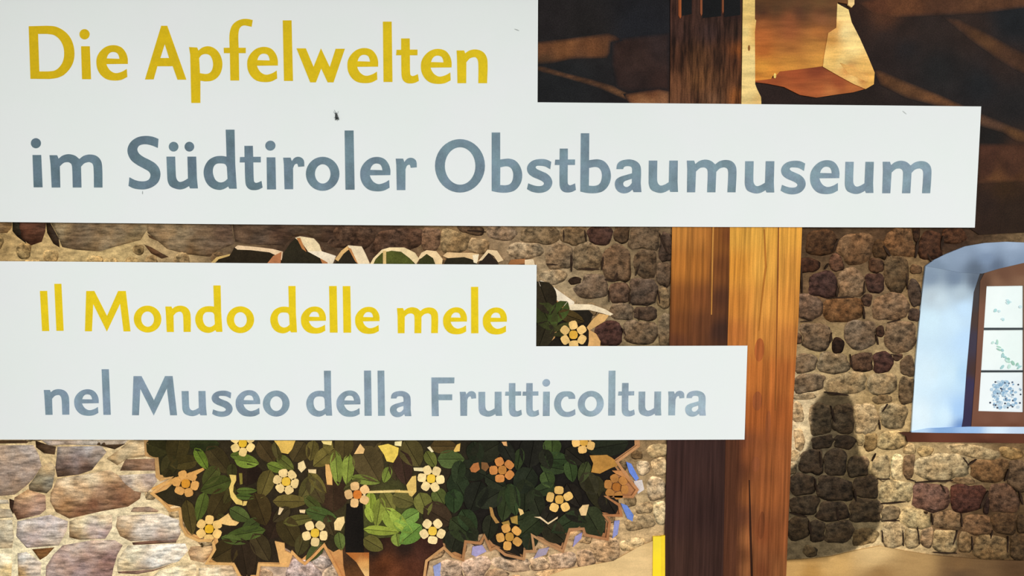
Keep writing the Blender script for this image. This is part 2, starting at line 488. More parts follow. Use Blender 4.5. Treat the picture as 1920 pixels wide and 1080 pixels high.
traced(0, 815, 4.0, """-160,60 0,80 250,78 290,150 312,235 250,330 200,380 110,450 0,460 -150,440|60,130,b39c88 220,120,b8a494 60,300,a48c7a 220,280,aa9280 80,420,957d68;
310,240 380,200 415,240 410,300 390,400 350,440 220,420 215,380 260,320|340,260,bda27a 300,350,948466 370,360,8d8472 300,420,6c5c48;
430,90 760,85 800,130 740,200 690,265 590,300 430,318 415,250 425,160|480,110,a39488 650,110,b0a49c 600,180,907a70 500,220,7d675c 640,250,5c4436 480,300,5a4434 760,140,a39284;
310,42 960,42 930,70 700,80 480,75 370,85|450,60,bfaa98 700,60,c2b09c;
265,45 340,70 420,90 410,150 330,140 270,95|300,70,42301f 380,120,5c4531;
690,45 870,55 940,70 860,110 720,75|800,75,54402e;
980,42 1110,42 1090,165 960,180 880,230 800,180 880,120|1040,80,d0b48a 920,170,cdb085 840,190,c7a678;
940,185 1160,180 1165,270 900,270|1000,220,8c6c54 1120,230,9a7860;
430,330 620,300 820,265 880,300 940,360 1060,430 1050,480 960,540 760,575 520,630 420,580 375,500 380,440|500,360,e0c29a 700,320,e3c8a0 820,300,d6b48a 450,450,c6a078 620,430,d0ac84 760,420,a88060 860,400,8a6244 500,530,9a7048 700,520,76503c 900,480,825a42 600,580,8a6248 960,500,8e684c;
880,305 1160,290 1180,350 1110,430 1000,445 930,370|1000,310,e6d4ba 960,350,c6ac98 1100,340,b8a090 1040,420,d2b896;
110,470 210,410 340,455 345,560 300,600 130,640 90,560|200,440,dcb080 300,480,b08a70 200,540,a47e64 280,570,b49482 140,610,80583e;
130,650 380,600 510,650 500,720 440,830 200,850 120,760|200,680,d6c4b4 360,660,ccbab0 440,700,d0bcae 250,780,b8a49c 400,800,c8b29c;
520,650 620,610 840,600 840,700 790,780 600,790 520,770|600,640,e3cca2 780,640,e0c8a4 700,720,c4b0a8 800,730,b49c98 600,760,d2b890 570,775,7c5a38;
880,610 1210,590 1340,640 1355,740 1330,790 1180,795 980,800 900,760 870,690|950,640,e2c9a8 1150,640,e8dac8 1300,690,e6d8c6 920,740,b48c60 1050,740,d4c0ac 1200,770,bca494 1320,780,a48a78;
960,830 1390,815 1410,870 1340,950 1150,1010 880,1020 880,940|1000,860,ecdab8 1200,860,f2e8d8 1360,860,efe2d0 950,960,e6d0a8 1150,960,ece0d0 1100,1005,b49a80;
470,830 700,790 860,790 920,830 880,900 850,1000 840,1060 800,1120 340,1120 345,990 400,900|560,840,cdb4a2 760,810,d0b8a4 480,920,b89c90 700,900,a88878 800,930,8c6c64 600,1000,a88c84 430,1000,b59a8c 780,1040,8a6a60;
240,860 410,845 350,910 300,940|320,870,6e4828 310,920,8a6238;
130,890 200,880 270,930 310,960 300,1120 140,1120|200,920,e0d4c4 250,1000,d0bfae 160,1040,c49a64;
-150,640 90,640 105,760 90,850 -150,860|20,700,d0c2a6 60,800,c4b090 -100,700,c8b89c;
-150,890 70,890 90,960 80,1120 -150,1120|20,920,f4e8c8 50,1020,e2c48c -100,1000,e8d8b4;
1430,840 1590,830 1600,880 1530,960 1430,940 1410,880|1450,870,b89068 1540,880,d8ac78 1480,930,d4ae84;
1330,985 1470,970 1480,1120 1060,1120 1200,1020|1300,1040,f6e6c0 1420,1000,f0d6aa;
1490,1000 1750,985 1790,1120 1490,1120|1600,1020,f0dab4 1700,1040,d8b890;
1000,545 1120,540 1190,570 1180,582 980,578|1080,560,a88a72;
990,808 1325,780 1322,810 1000,828|1100,808,72503e 1280,798,7c6050;
880,1026 1150,1012 1310,966 1150,1024 1030,1046 890,1040|1000,1034,8a6a58;
-150,545 80,560 100,620 -150,636|30,590,b6a68c;
70,480 112,495 100,600 72,545|90,530,38271d;
-150,480 62,490 68,518 -150,524|30,504,d6c8b0;
-150,42 230,42 200,64 -150,68|60,55,4e3926""")
traced(0, 410, 3.0, """110,10 260,10 255,70 235,130 170,152 125,110 105,60|150,50,603c2c 220,60,5a3a2a 170,130,4a2e20;
70,10 108,10 122,80 150,142 95,100 70,70|90,50,2e281c 120,110,2a1e16;
258,10 275,10 330,110 335,162 300,140 265,80|290,80,34261a;
278,10 820,10 830,60 790,120 640,160 560,185 430,175 350,160 322,90|350,60,97805e 440,80,735f48 420,130,6e5a44 560,60,8d7454 540,55,78624a 700,60,8e7658 600,140,9a8262 740,110,86704e 520,170,7a6448;
826,10 1300,10 1310,100 1320,140 1220,180 1180,215 1050,200 940,170 880,120 830,80|860,60,8b7050 1000,70,927a5a 1000,140,8c7456 1150,80,75604a 1250,80,665040 1200,160,6e5843 1080,190,7a5e40;
1304,10 1920,10 1920,128 1880,140 1810,130 1720,90 1650,100 1600,150 1400,145 1322,130|1400,70,544030 1350,110,6a5442 1550,80,4d382b 1500,110,604c3c 1750,70,54402f 1850,100,473428;
810,145 850,160 920,200 950,215 910,225 850,195|870,185,5e422c;
830,88 925,125 900,132 840,106|870,110,6e4e32;
-300,10 66,10 66,50 40,80 -300,90|20,40,937450 50,60,86663f""")
# under and right of the tree
stones('''1720 230 44 48 d0b490; 1835 220 52 60 c9ae86; 1825 110 72 46 ae966f; 1810 375 62 78 b8a080; 1840 540 52 76 d4bd94; 1700 605 104 50 a08866; 1735 510 62 38 a88f6c; 1465 800 96 80 b2926f;
1640 760 90 40 c9ab7e; 1320 860 70 60 b39272; 1160 880 110 60 b79a80; 1010 900 80 50 c0a080; 800 900 150 50 b59a80; 560 920 120 70 bda08a; 700 960 90 40 a08468; 400 950 90 80 b49880;
1480 930 90 40 cfa978; 1100 960 120 40 c9a67c''', 740, 815, 3.692)
stones('''575 1072 34 22 b09c96; 600 1056 20 14 b8a498; 620 1080 20 18 c4aa90''')

TRB = [(*np.array(pl).min(0), *np.array(pl).max(0)) for pl, _ in TR]
SA = np.array([(a, b, c, d, math.radians(e)) for a, b, c, d, e, _ in ST])


def nd(p, A):
    """normalised rounded-box distance of points to stones"""
    dx = p[:, None, 0]-A[None, :, 0]; dy = p[:, None, 1]-A[None, :, 1]
    c, s = np.cos(A[:, 4])[None], np.sin(A[:, 4])[None]
    x = np.abs(dx*c+dy*s)/A[None, :, 2]; y = np.abs(-dx*s+dy*c)/A[None, :, 3]
    return (x**3+y**3)**(1/3)


# fill what is left of the wall, also beyond the picture's edge, with smaller stones
for tr in range(3200):
    u, v = random.uniform(X0+15, X1-15), random.uniform(425, Y1-15)
    p = np.array([[u, v]])
    small = -20 < u < 1940 and v < 1100
    r = random.uniform(9, 16) if small else random.uniform(20, 40)
    if not small and random.random() < 0.3: continue
    A = SA.copy(); A[:, 2] += r*1.05; A[:, 3] += r*1.05
    if nd(p, A).min() < 1.0: continue
    if sdist(CAP1, p)[0] > r or sdist(CAP2, p)[0] > r or sdist(POST_POLY, p)[0] > r*0.5 or sdist(WIN_POLY, p)[0] > -r*0.7: continue
    if sdist(TREE_POLY, p)[0] > r or sdist(FLOOR_POLY, p)[0] > -r or sdist(FLOOR_L, p)[0] > -r or (v < 470 and u > 1800): continue
    if any(b_[0]-r < u < b_[2]+r and b_[1]-r < v < b_[3]+r and sdist(pl, p)[0] > -r*0.8 for (pl, _), b_ in zip(TR, TRB)): continue
    base = MORTAR(p)[0]
    f = random.uniform(0.45, 1.0)
    cc = np.clip(base*f, 0, 1)
    ST.append((u, v, r*random.uniform(0.9, 1.3), r*random.uniform(0.8, 1.05), random.uniform(-20, 20), cc))
    SA = np.vstack([SA, [u, v, ST[-1][2], ST[-1][3], math.radians(ST[-1][4])]])

TT = np.linspace(0.25, 1.3, 43)
for i, (cx, cy, rx, ry, rot, colr) in enumerate(ST):
    base = hx(colr) if isinstance(colr, str) else np.asarray(colr)
    near = [j for j in range(len(ST)) if j != i and abs(ST[j][0]-cx) < ST[j][2]+rx+ST[j][3]+ry and abs(ST[j][1]-cy) < ST[j][2]+rx+ST[j][3]+ry]
    ro = math.radians(rot)
    rad = []
    gap = 3.0/min(rx, ry)
    cross = abs(sdist(SHADE, (cx, cy))[0]) < max(rx, ry)*1.2
    K = 40 if cross else 22
    ph = [random.uniform(0, 6.28) for _ in range(4)]
    for k in range(K):
        a = 2*math.pi*k/K
        x, y = rx*math.cos(a), ry*math.sin(a)
        d = np.array([x*math.cos(ro)-y*math.sin(ro), x*math.sin(ro)+y*math.cos(ro)])
        pts = np.array([cx, cy])[None]+TT[:, None]*d[None]
        own = nd(pts, SA[i:i+1])[:, 0]
        ok = own < 1.05
        if near:
            oth = nd(pts, SA[near]).min(1)
            ok &= own < oth-gap*0.5
        bad = np.nonzero(~ok)[0]
        tmax = TT[bad[0]] if len(bad) else TT[-1]
        w = 1+0.05*math.sin(3*a+ph[0])+0.05*math.sin(5*a+ph[1])+0.03*math.sin(8*a+ph[2])+random.uniform(-0.04, 0.04)
        rad.append(max(tmax*w, 0.22))
    rad = np.array(rad)
    rad = 0.12*np.roll(rad, 1)+0.76*rad+0.12*np.roll(rad, -1)
    ang = 2*math.pi*np.arange(K)/K
    dx, dy = rx*np.cos(ang)*rad, ry*np.sin(ang)*rad
    ex, ey = dx*math.cos(ro)-dy*math.sin(ro), dx*math.sin(ro)+dy*math.cos(ro)
    Hs = H_STONE*min(1.0, 0.45+min(rx, ry)/45)
    tilt = (random.uniform(-0.25, 0.25), random.uniform(-0.25, 0.25))
    rings = [(1.0, 0.1), (0.92, 0.62), (0.76, 0.92), (0.42, 1.0)]
    if cross: rings = [(1.0, 0.1), (0.92, 0.62), (0.84, 0.8), (0.74, 0.92), (0.62, 0.96), (0.5, 0.98), (0.36, 1.0), (0.2, 1.0)]
    nr = len(rings)
    verts, hs, tn = [], [], []
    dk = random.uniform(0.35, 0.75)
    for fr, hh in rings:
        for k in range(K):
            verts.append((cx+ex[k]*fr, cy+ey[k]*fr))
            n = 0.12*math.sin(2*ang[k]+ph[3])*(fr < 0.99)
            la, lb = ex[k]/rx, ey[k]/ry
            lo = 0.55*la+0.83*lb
            tn.append((1-0.20*lo*fr)*((dk if lo > 0.25 else 0.9 if lo > -0.3 else 1.4) if fr > 0.9 else 1.0))  # ink shaded as if lit from the upper left, lower-right rims dark
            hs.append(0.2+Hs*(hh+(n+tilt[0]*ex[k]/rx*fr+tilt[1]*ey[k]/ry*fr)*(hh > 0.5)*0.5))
    verts.append((cx, cy)); hs.append(0.2+Hs); tn.append(1.0)
    uv = np.array(verts)
    faces = []
    for r_ in range(nr-1):
        for k in range(K):
            a, b = r_*K+k, r_*K+(k+1) % K
            faces.append((a, a+K, b+K, b))
    for k in range(K):
        faces.append(((nr-1)*K+k, nr*K, (nr-1)*K+(k+1) % K))
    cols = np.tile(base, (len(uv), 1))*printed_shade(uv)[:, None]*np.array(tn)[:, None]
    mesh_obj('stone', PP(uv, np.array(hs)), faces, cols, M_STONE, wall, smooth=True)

for poly, st_ in TR:
    small = np.ptp(np.array(poly), axis=0).min() < 16
    piece('stone', poly, 0.2, 0.4, grad(st_), M_RUBBLE, wall, step=6 if small else 9, dome=lambda q, P_=poly: 1.3*(1-np.exp(-np.maximum(sdist(P_, q), 0)/7)), smooth=True)

CREV = [(1480, 680, 2.7, '640,608 760,600 830,598 9;905,520 950,490 9;1010,650 985,700 970,740 14;1165,650 1185,720 12;722,765 728,822 9;872,768 876,832 11;1030,850 1020,892 9;852,850 830,922 11;470,850 476,912 8;465,715 590,705 9;700,738 742,750 9;770,618 792,662 9;1112,540 1092,602 11;475,800 560,802 7;730,962 850,966 7;600,590 642,602 7;445,590 512,590 7;155,450 160,532 11;130,590 140,652 12;240,730 250,802 15;100,800 110,872 12;330,640 340,702 11;212,220 230,302 11;5,760 90,782 11;180,150 300,165 16;925,880 930,950 9;1110,880 1105,960 9;650,830 660,920 7;575,850 580,930 6;440,460 420,500 7;455,290 462,340 8;500,210 470,250 8;880,480 910,520 8'),
        (1480, 320, 2.7, '248,345 225,402 12;478,380 512,432 17;245,590 242,642 12;382,560 376,622 9;652,355 640,442 15;592,520 602,602 10;376,690 382,752 12;216,820 206,872 10;565,755 500,770 9;440,830 452,882 10;180,500 200,470 12;330,640 200,645 7;120,760 60,765 8;520,930 560,940 9;310,930 320,1000 8;700,420 720,460 12;780,330 770,400 14;60,480 66,620 14'),
        (600, 410, 2.824, '1330,190 1332,282 16;1370,265 1480,268 12;1500,200 1492,272 13;1582,270 1560,330 1510,322 14;1692,240 1672,302 11;1530,380 1532,442 9;1640,400 1642,452 11;1402,60 1412,122 10;1800,80 1840,182 15;1790,380 1800,450 9;1200,240 1260,245 9;1690,480 1690,540 8;1620,620 1600,580 9;1290,60 1292,120 9;780,62 880,70 12')]
for ox, oy, sc, txt in CREV:
    for ln_ in txt.split(';'):
        q = ln_.split()
        wd = float(q[-1])/sc/2
        pp = [np.array([ox+float(a_.split(',')[0])/sc, oy+float(a_.split(',')[1])/sc]) for a_ in q[:-1]]
        pp = [pp[0]] + [p_ for a_, b_ in zip(pp[:-1], pp[1:]) for p_ in ((a_+b_)/2, b_)]
        up_, dn_ = [], []
        for k_, p_ in enumerate(pp):
            d_ = pp[min(k_+1, len(pp)-1)]-pp[max(k_-1, 0)]
            n_ = np.array([-d_[1], d_[0]])/max(np.linalg.norm(d_), 1e-6)
            w_ = wd*(0.35 if k_ in (0, len(pp)-1) else random.uniform(0.8, 1.15))
            up_.append(tuple(p_+n_*w_)); dn_.append(tuple(p_-n_*w_))
        piece('crevice', up_+dn_[::-1], 0.3, 1.95, lambda uv: np.tile(hx('33241a'), (len(uv), 1))*(0.45+0.55*printed_shade(uv)[:, None]), M_MORTAR, wall)

# ------------------------------------------------------------------ pictured floor
fl = piece('floor', FLOOR_POLY, 0.0, 1.9, None or (lambda uv: grad([(1490, 1062, 'c89a5c'), (1560, 1060, 'cfa263'), (1640, 1040, 'dcb57c'), (1720, 1050, 'b08a58'), (1800, 1060, '7a5a38'),
           (1920, 1062, '593f28'), (1520, 1078, 'b58648'), (1650, 1078, '9a7446'), (1800, 1079, '5e4630')])(uv)*printed_shade(uv)[:, None]), M_FLOOR, None, step=9)
tag(fl, 'pictured tan floor in front of the stone wall', None, None, 'structure')
piece('floor_strip', FLOOR_L, 0.0, 1.8, grad([(1000, 1090, 'd8b27c'), (1100, 1070, 'e3bd84'), (1200, 1050, 'e6c088'), (1230, 1030, 'd3ae78')]), M_FLOOR, fl, step=14)

# ------------------------------------------------------------------ pictured attic
ATTIC_INK = grad([(1020, 30, '241f1f'), (1100, 60, '211d1c'), (1200, 60, '1c1c20'), (1060, 150, '1d1d1e'), (1220, 190, '1e1818'),
              (1450, 180, '2a1d19'), (1600, 185, '241a16'), (1660, 30, '4e2f1e'), (1700, 90, '211c1c'), (1760, 130, '1e1c1c'), (1840, 160, '1b1b1d'), (1900, 40, '1a1c1f'), (1820, 60, '2f211b'),
              (1880, 120, '2c1f1a'), (1900, 200, '1e1b1b'), (1860, 262, '1a1614'), (1900, 300, '452b1d'), (1860, 330, '3a2418'), (1850, 380, '2b1c15'), (1900, 400, '2d1e14'), (1880, 350, '33200f'), (1660, 75, '2a1e1a'), (1640, 105, '261b18'), (1700, 60, '2c1f1a'), (1740, 50, '2a1f1b'), (1620, 60, '2c1d17')])
attic = piece('ceiling', ATTIC_POLY, 0.0, 1.2, ATTIC_INK, M_DARK, None, step=12)
tag(attic, 'pictured dark open roof space above the wall', None, None, 'structure')


def beam(poly, h, g_, label, mat=M_WOODD, soft=8.0):
    gf = grad(g_)
    h = 1.2+(h-1.2)*0.25

    def ink(uv):
        k = np.clip(sdist(poly, uv)/soft, 0, 1)[:, None]
        return gf(uv)*k+ATTIC_INK(uv)*(1-k)
    o = piece('roof_beam', poly, 1.0, h, ink, mat, None, step=5)
    return tag(o, label, 'beam', 'pictured roof beams')


beam([(1000, 78), (1060, 72), (1140, 61), (1155, 66), (1168, 76), (1146, 80), (1144, 100), (1138, 110), (1070, 112), (1034, 120), (1000, 122)], 1.7,
     [(1015, 92, '6a4229'), (1060, 90, '7a4d2d'), (1110, 90, '74482b'), (1140, 85, '5c3a24'), (1020, 112, '47301f'), (1090, 108, '553622'), (1140, 64, '503220'), (1165, 75, '4a2c1c')],
     'lit brown roof beam running level in the dark attic, ending at a dark block')
beam([(1147, 80), (1168, 70), (1200, 66), (1258, 60), (1258, 172), (1235, 168), (1175, 174), (1156, 165), (1146, 120)], 1.6,
     [(1160, 90, '32211c'), (1200, 110, '35241f'), (1240, 90, '2f2220'), (1200, 160, '2a1d1a'), (1240, 160, '33211c')], 'dark brown square timber block beside the carved post')
beam([(1000, 121), (1020, 124), (1060, 136), (1110, 148), (1150, 160), (1178, 174), (1186, 188), (1172, 187), (1120, 165), (1060, 147), (1000, 132)], 1.5,
     [(1010, 128, '5a3a24'), (1060, 140, '6b4529'), (1120, 156, '5e3d26'), (1170, 180, '6f4a2e')], 'thin sloping brown rafter at the corner of the upper caption')
beam([(1168, 176), (1200, 171), (1235, 166), (1257, 171), (1257, 205), (1186, 205)], 1.8,
     [(1180, 182, '75492c'), (1220, 172, '6d4128'), (1250, 190, '85583a'), (1210, 192, '8a5c3a')], 'short lit beam end at the foot of the carved post')
beam([(1610, 6), (1640, -5), (1700, -40), (X1-5, -40), (X1-5, 10), (1920, 16), (1840, 26), (1760, 30), (1680, 33), (1640, 28)], 1.6,
     [(1640, 15, '57321f'), (1700, 18, '663d24'), (1760, 18, '4e301f'), (1840, 12, '5b3923'), (1900, 5, '5a3823')], 'broad brown beam along the top of the attic right of the bracket')
beam([(1764, 30), (1800, 36), (1860, 66), (1900, 88), (1960, 116), (1960, 160), (1900, 130), (1870, 112), (1820, 76)], 1.5,
     [(1790, 40, '4a2f1f'), (1850, 74, '54361f'), (1900, 105, '452c1c')], 'long brown rafter sloping down under the top beam')
beam([(1636, 128), (1650, 131), (1700, 152), (1760, 176), (1840, 212), (1880, 228), (1960, 262), (1960, 275), (1905, 266), (1880, 250), (1840, 238), (1780, 205), (1700, 185), (1650, 160)], 1.7,
     [(1650, 142, '5d3b22'), (1700, 162, '5b3b23'), (1770, 186, '6a4428'), (1860, 228, '553a2a'), (1910, 250, '56381f')], 'brown rafter running from the bracket tip behind the caption corner')
beam([(1832, 268), (X1-5, 268), (X1-5, 345), (1920, 342), (1832, 345)], 1.6,
     [(1850, 285, '47291c'), (1900, 290, '4a2c1d'), (1850, 318, '3e2418'), (1900, 318, '402619'), (1870, 336, '5a381f'), (1910, 338, '55341d')], 'level reddish-brown wall plate above the window')

# ------------------------------------------------------------------ pictured post
post = empty('wooden_post')
tag(post, 'tall square amber wooden post with one dark face, in front of the wall', 'post')
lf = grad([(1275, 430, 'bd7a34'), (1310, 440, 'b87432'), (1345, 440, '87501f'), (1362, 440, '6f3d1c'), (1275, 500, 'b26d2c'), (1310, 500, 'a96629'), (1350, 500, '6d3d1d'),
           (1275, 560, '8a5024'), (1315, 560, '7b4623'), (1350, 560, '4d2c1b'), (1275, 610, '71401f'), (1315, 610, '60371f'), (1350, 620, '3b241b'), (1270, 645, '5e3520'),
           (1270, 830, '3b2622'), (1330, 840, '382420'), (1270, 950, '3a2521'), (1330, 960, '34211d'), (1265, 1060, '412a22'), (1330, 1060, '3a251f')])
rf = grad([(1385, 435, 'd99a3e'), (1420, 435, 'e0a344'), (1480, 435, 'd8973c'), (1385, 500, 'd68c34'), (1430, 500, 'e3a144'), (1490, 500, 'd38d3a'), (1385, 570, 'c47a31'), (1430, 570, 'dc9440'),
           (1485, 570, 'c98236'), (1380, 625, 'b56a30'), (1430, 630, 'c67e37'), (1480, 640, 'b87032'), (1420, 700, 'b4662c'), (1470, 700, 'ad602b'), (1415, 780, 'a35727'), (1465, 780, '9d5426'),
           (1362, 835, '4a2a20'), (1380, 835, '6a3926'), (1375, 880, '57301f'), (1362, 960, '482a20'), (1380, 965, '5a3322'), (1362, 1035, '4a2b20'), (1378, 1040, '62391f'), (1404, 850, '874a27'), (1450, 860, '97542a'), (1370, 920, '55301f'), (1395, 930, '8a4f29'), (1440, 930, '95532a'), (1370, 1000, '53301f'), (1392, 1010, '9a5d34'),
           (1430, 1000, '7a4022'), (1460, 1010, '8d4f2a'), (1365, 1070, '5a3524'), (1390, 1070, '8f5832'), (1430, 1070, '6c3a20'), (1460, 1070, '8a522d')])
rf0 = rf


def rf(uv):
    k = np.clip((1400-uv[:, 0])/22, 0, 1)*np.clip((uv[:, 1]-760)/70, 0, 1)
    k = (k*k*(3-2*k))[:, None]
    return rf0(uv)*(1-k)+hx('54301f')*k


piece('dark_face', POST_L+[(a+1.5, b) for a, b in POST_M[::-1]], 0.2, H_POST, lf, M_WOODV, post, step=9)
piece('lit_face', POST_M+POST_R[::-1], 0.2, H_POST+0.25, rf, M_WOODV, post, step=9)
for pts, c in (([(1459, 415), (1461, 415), (1460, 520), (1457, 640), (1455, 770), (1453, 770), (1455, 640), (1457, 520)], '8a4f22'),
               ([(1404, 900), (1406, 900), (1409, 990), (1412, 1090), (1408, 1090), (1405, 990)], '321c12'),
               ([(1432, 430), (1434, 430), (1438, 500), (1430, 560), (1424, 620), (1422, 620), (1427, 560), (1434, 500)], 'b06d28'),
               ([(1336, 420), (1339, 420), (1337, 500), (1335, 590), (1333, 590), (1334, 500)], 'c88840')):
    piece('grain_line', pts, H_POST, H_POST+0.36, hx(c), M_WOODV, post)
for (x, y, rx, ry, c) in ((1424, 656, 9, 22, 'a5582a'), (1420, 752, 9, 18, '94502a'), (1417, 870, 8, 14, '84492a'), (1440, 800, 5, 30, '93502a'), (1428, 985, 6, 26, '6e3b20')):
    piece('knot', ellipse(x, y, rx, ry, 20, 0.06), H_POST, H_POST+0.34, hx(c), M_WOODV, post)
# the slimmer carved upper part
piece('carved_face', [(1257, Y0+3), (1391, Y0+3), (1391, 0), (1389, 205), (1256, 205), (1257, 60)], 1.0, H_POST,
      grad([(1275, 20, '3c241c'), (1320, 20, '332019'), (1375, 20, '2c1b17'), (1275, 60, '3b251e'), (1330, 60, '362420'), (1375, 60, '39241b'), (1268, 110, '46291b'), (1310, 110, '55351f'),
            (1350, 110, '4a2e1f'), (1380, 110, '4a2a1a'), (1275, 160, '5a3722'), (1310, 150, '6a4326'), (1345, 160, '5c3a24'), (1380, 150, '56331e'), (1290, 190, '573623'), (1340, 188, '61402b'), (1386, 100, '6e3a17'), (1386, 180, '7a451f')]),
      M_CARVED, post, step=8)
for a, b, y in ((1278, 1297, 26), (1317, 1352, 30), (1358, 1388, 28)):
    piece('carved_groove', [(a, Y0+3), (b, Y0+3), (b, y), (a, y+4)], H_POST-0.3, H_POST+0.12, hx('161617'), M_DARK, post)
for a, b, y, c in ((1271, 1277.5, 35, 'a4572c'), (1312, 1317, 30, '8f5030'), (1353, 1357, 26, '84492b')):
    piece('carved_ridge', [(a+1, Y0+3), (b, Y0+3), (b, y-4), (b-2, y), (a+1, y-6)], H_POST-0.3, H_POST+0.45, hx(c), M_WOODV, post)
piece('bright_edge', [(1394.5, Y0+3), (1416, Y0+3), (1415.5, 36), (1418, 38), (1415.5, 60), (1416, 158), (1420, 168), (1427, 182), (1428, 205), (1390, 205), (1391.5, 120)], 1.0, H_POST+0.6,
      grad([(1402, 10, 'edc878'), (1402, 60, 'f2d184'), (1404, 120, 'f4d48a'), (1404, 180, 'eccb84'), (1414, 60, 'e2ab58'), (1420, 190, 'e8bd74')]), M_BRACK, post, step=7)
piece('knot', ellipse(1404.5, 90, 2, 5.5, 12), H_POST, H_POST+0.8, hx('8a5a28'), M_BRACK, post)

# ------------------------------------------------------------------ pictured bracket
br = empty('timber_bracket')
tag(br, 'glowing orange timber bracket with a sunlit cut end beside the carved post', 'bracket')
piece('side_face', [(1415, Y0+3), (1600, Y0+3), (1594, 8), (1571, 4), (1570, 30), (1568, 52), (1553, 62), (1545, 107), (1543, 124), (1530, 126), (1490, 131), (1462, 134), (1455, 142), (1449, 142), (1446, 148), (1416, 151.5)], 1.1, 2.4,
      grad([(1430, 3, '5d3b1f'), (1480, 3, '5c3c22'), (1540, 3, '6c4a28'), (1455, 15, '56381f'), (1510, 14, '5c3d22'), (1555, 18, '6a4526'), (1425, 15, '4d301b'), (1540, 26, '6b4024'), (1430, 26, '4a2a18'), (1500, 22, '583420'), (1430, 40, '9a572a'), (1480, 40, '8d4e2a'), (1540, 36, '8a5430'), (1430, 65, 'b4622c'),
            (1480, 62, '9c562c'), (1535, 60, 'ad6830'), (1430, 95, 'b86428'), (1480, 90, 'b06a30'), (1530, 90, 'c07f38'), (1430, 125, 'dc9338'), (1480, 115, 'd08a38'), (1535, 112, 'd4913e'), (1440, 143, 'd98a34'), (1420, 148, 'd08030')]), M_BRACK, br, step=7)
piece('underside', [(1416, 151), (1446, 147.5), (1455, 141.5), (1462, 133), (1490, 130.5), (1530, 125.5), (1543, 123), (1580, 142), (1625, 166), (1600, 173), (1570, 177), (1531, 183), (1500, 178), (1470, 163), (1440, 157), (1416, 154)], 1.1, 2.2,
      grad([(1450, 150, '9a4a24'), (1490, 140, 'a04c26'), (1530, 133, '843c20'), (1480, 160, 'a85529'), (1530, 165, 'a9582c'), (1570, 155, '9a4a26'), (1560, 172, 'b56a36'), (1600, 168, 'b0622f')]), M_BRACK, br, step=7)
piece('cut_end', [(1570, 6.5), (1591, 18), (1597, 42), (1612, 71), (1628, 107), (1640, 136), (1638.5, 158), (1623, 167), (1600, 157), (1576, 144), (1543, 125), (1545, 107), (1553, 62), (1568, 52)], 1.1, 2.9,
      grad([(1578, 20, 'fbd98c'), (1585, 60, 'ffdf97'), (1600, 90, 'ffdc8e'), (1560, 75, 'dc9c4c'), (1562, 105, 'f0bb66'), (1552, 120, 'f2c26e'), (1580, 115, 'fcd483'), (1620, 125, 'f4bd66'), (1590, 130, 'd58f48'),
            (1620, 148, 'c98240'), (1632, 150, 'f0b458'), (1600, 150, 'f2c373'), (1565, 55, 'e8a85a')]), M_BRACK, br, step=6)
piece('cut_edge', [(1574, 117), (1600, 127), (1634, 146), (1624, 153), (1590, 137)], 2.7, 3.0, hx('e2a85a'), M_BRACK, br)
piece('splinter', [(1592, Y0+3), (1603, Y0+3), (1602, 8), (1597, 14), (1590, 9)], 1.1, 2.9, hx('f0c886'), M_BRACK, br)
piece('bright_nick', ellipse(1453, 142, 2.4, 5, 10), 1.1, 2.7, hx('f6d070'), M_BRACK, br)

# ------------------------------------------------------------------ pictured window
win = empty('window_1')
tag(win, 'pictured small-paned window set deep in a pale blue plastered opening', None, None, 'structure')
rev_blue = grad([(1745, 600, 'd5ecfa'), (1780, 600, 'd0e8fa'), (1810, 580, 'c6e0f8'), (1740, 700, 'dceffb'), (1780, 700, 'd3ebfb'), (1808, 700, 'bcdcf8'), (1725, 780, 'e2f1fa'), (1770, 780, 'd6ecfb'),
                 (1800, 770, 'a9cbf2'), (1750, 555, 'b9c6d0'), (1800, 550, 'b2c2cf'), (1745, 520, '8494a8'), (1790, 522, '74849a'), (1830, 525, '5f6a7a'), (1815, 640, 'c0dcf8'), (1805, 800, '6f92c8'), (1760, 560, 'c9d9e4')])
piece('reveal', [(1735.6, 499), (1760, 502), (1800, 510), (1841, 512), (1838, 530), (1828, 640), (1822, 790), (1818, 803), (1709, 810), (1717, 681), (1728, 562)], 0.2, 2.0, rev_blue, M_PLASTER, win, step=7)
piece('arch_soffit', [(1735.6, 499), (1752, 487), (1772.6, 477), (1809.6, 462), (1846.7, 455.6), (1887, 453.3), (1940, 455.5), (2000, 466), (2050, 482), (X1-3, 500), (X1-3, 520), (1990, 500), (1920, 494), (1872.6, 505), (1841, 513), (1800, 511), (1760, 503)], 0.2, 2.2,
      grad([(1770, 485, '8c9cb2'), (1800, 475, '8d9db4'), (1850, 462, '9aabc4'), (1900, 458, 'a2b2ca'), (1850, 485, '7f90aa'), (1900, 480, '8c9cb4'), (1830, 505, '5f6b7c'), (1760, 498, '7a8a9e'), (1870, 500, '626f84'), (1910, 492, '7f90a8')]), M_PLASTER, win, step=7)
piece('shaded_gap', [(1838, 512), (1848, 511), (1842, 640), (1834, 760), (1828, 800), (1803, 802), (1806, 785), (1812, 700), (1821, 600), (1826, 548)], 0.2, 2.15,  # printed dark band: shade in the gap between reveal and frame
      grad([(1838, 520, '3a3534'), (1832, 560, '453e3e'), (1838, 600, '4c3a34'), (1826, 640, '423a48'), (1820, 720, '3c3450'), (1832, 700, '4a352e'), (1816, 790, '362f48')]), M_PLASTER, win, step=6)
fr_c = grad([(1845, 530, '6b4733'), (1880, 515, '7a503a'), (1915, 508, '80543c'), (1870, 528, '93664a'), (1915, 528, '94684c'), (1844, 600, '8a5a44'), (1838, 680, '865642'), (1832, 760, '85543f'), (1850, 790, '8a5842'), (1900, 785, '8c5a44'), (1900, 800, '75452f'), (1850, 802, '74442f')])
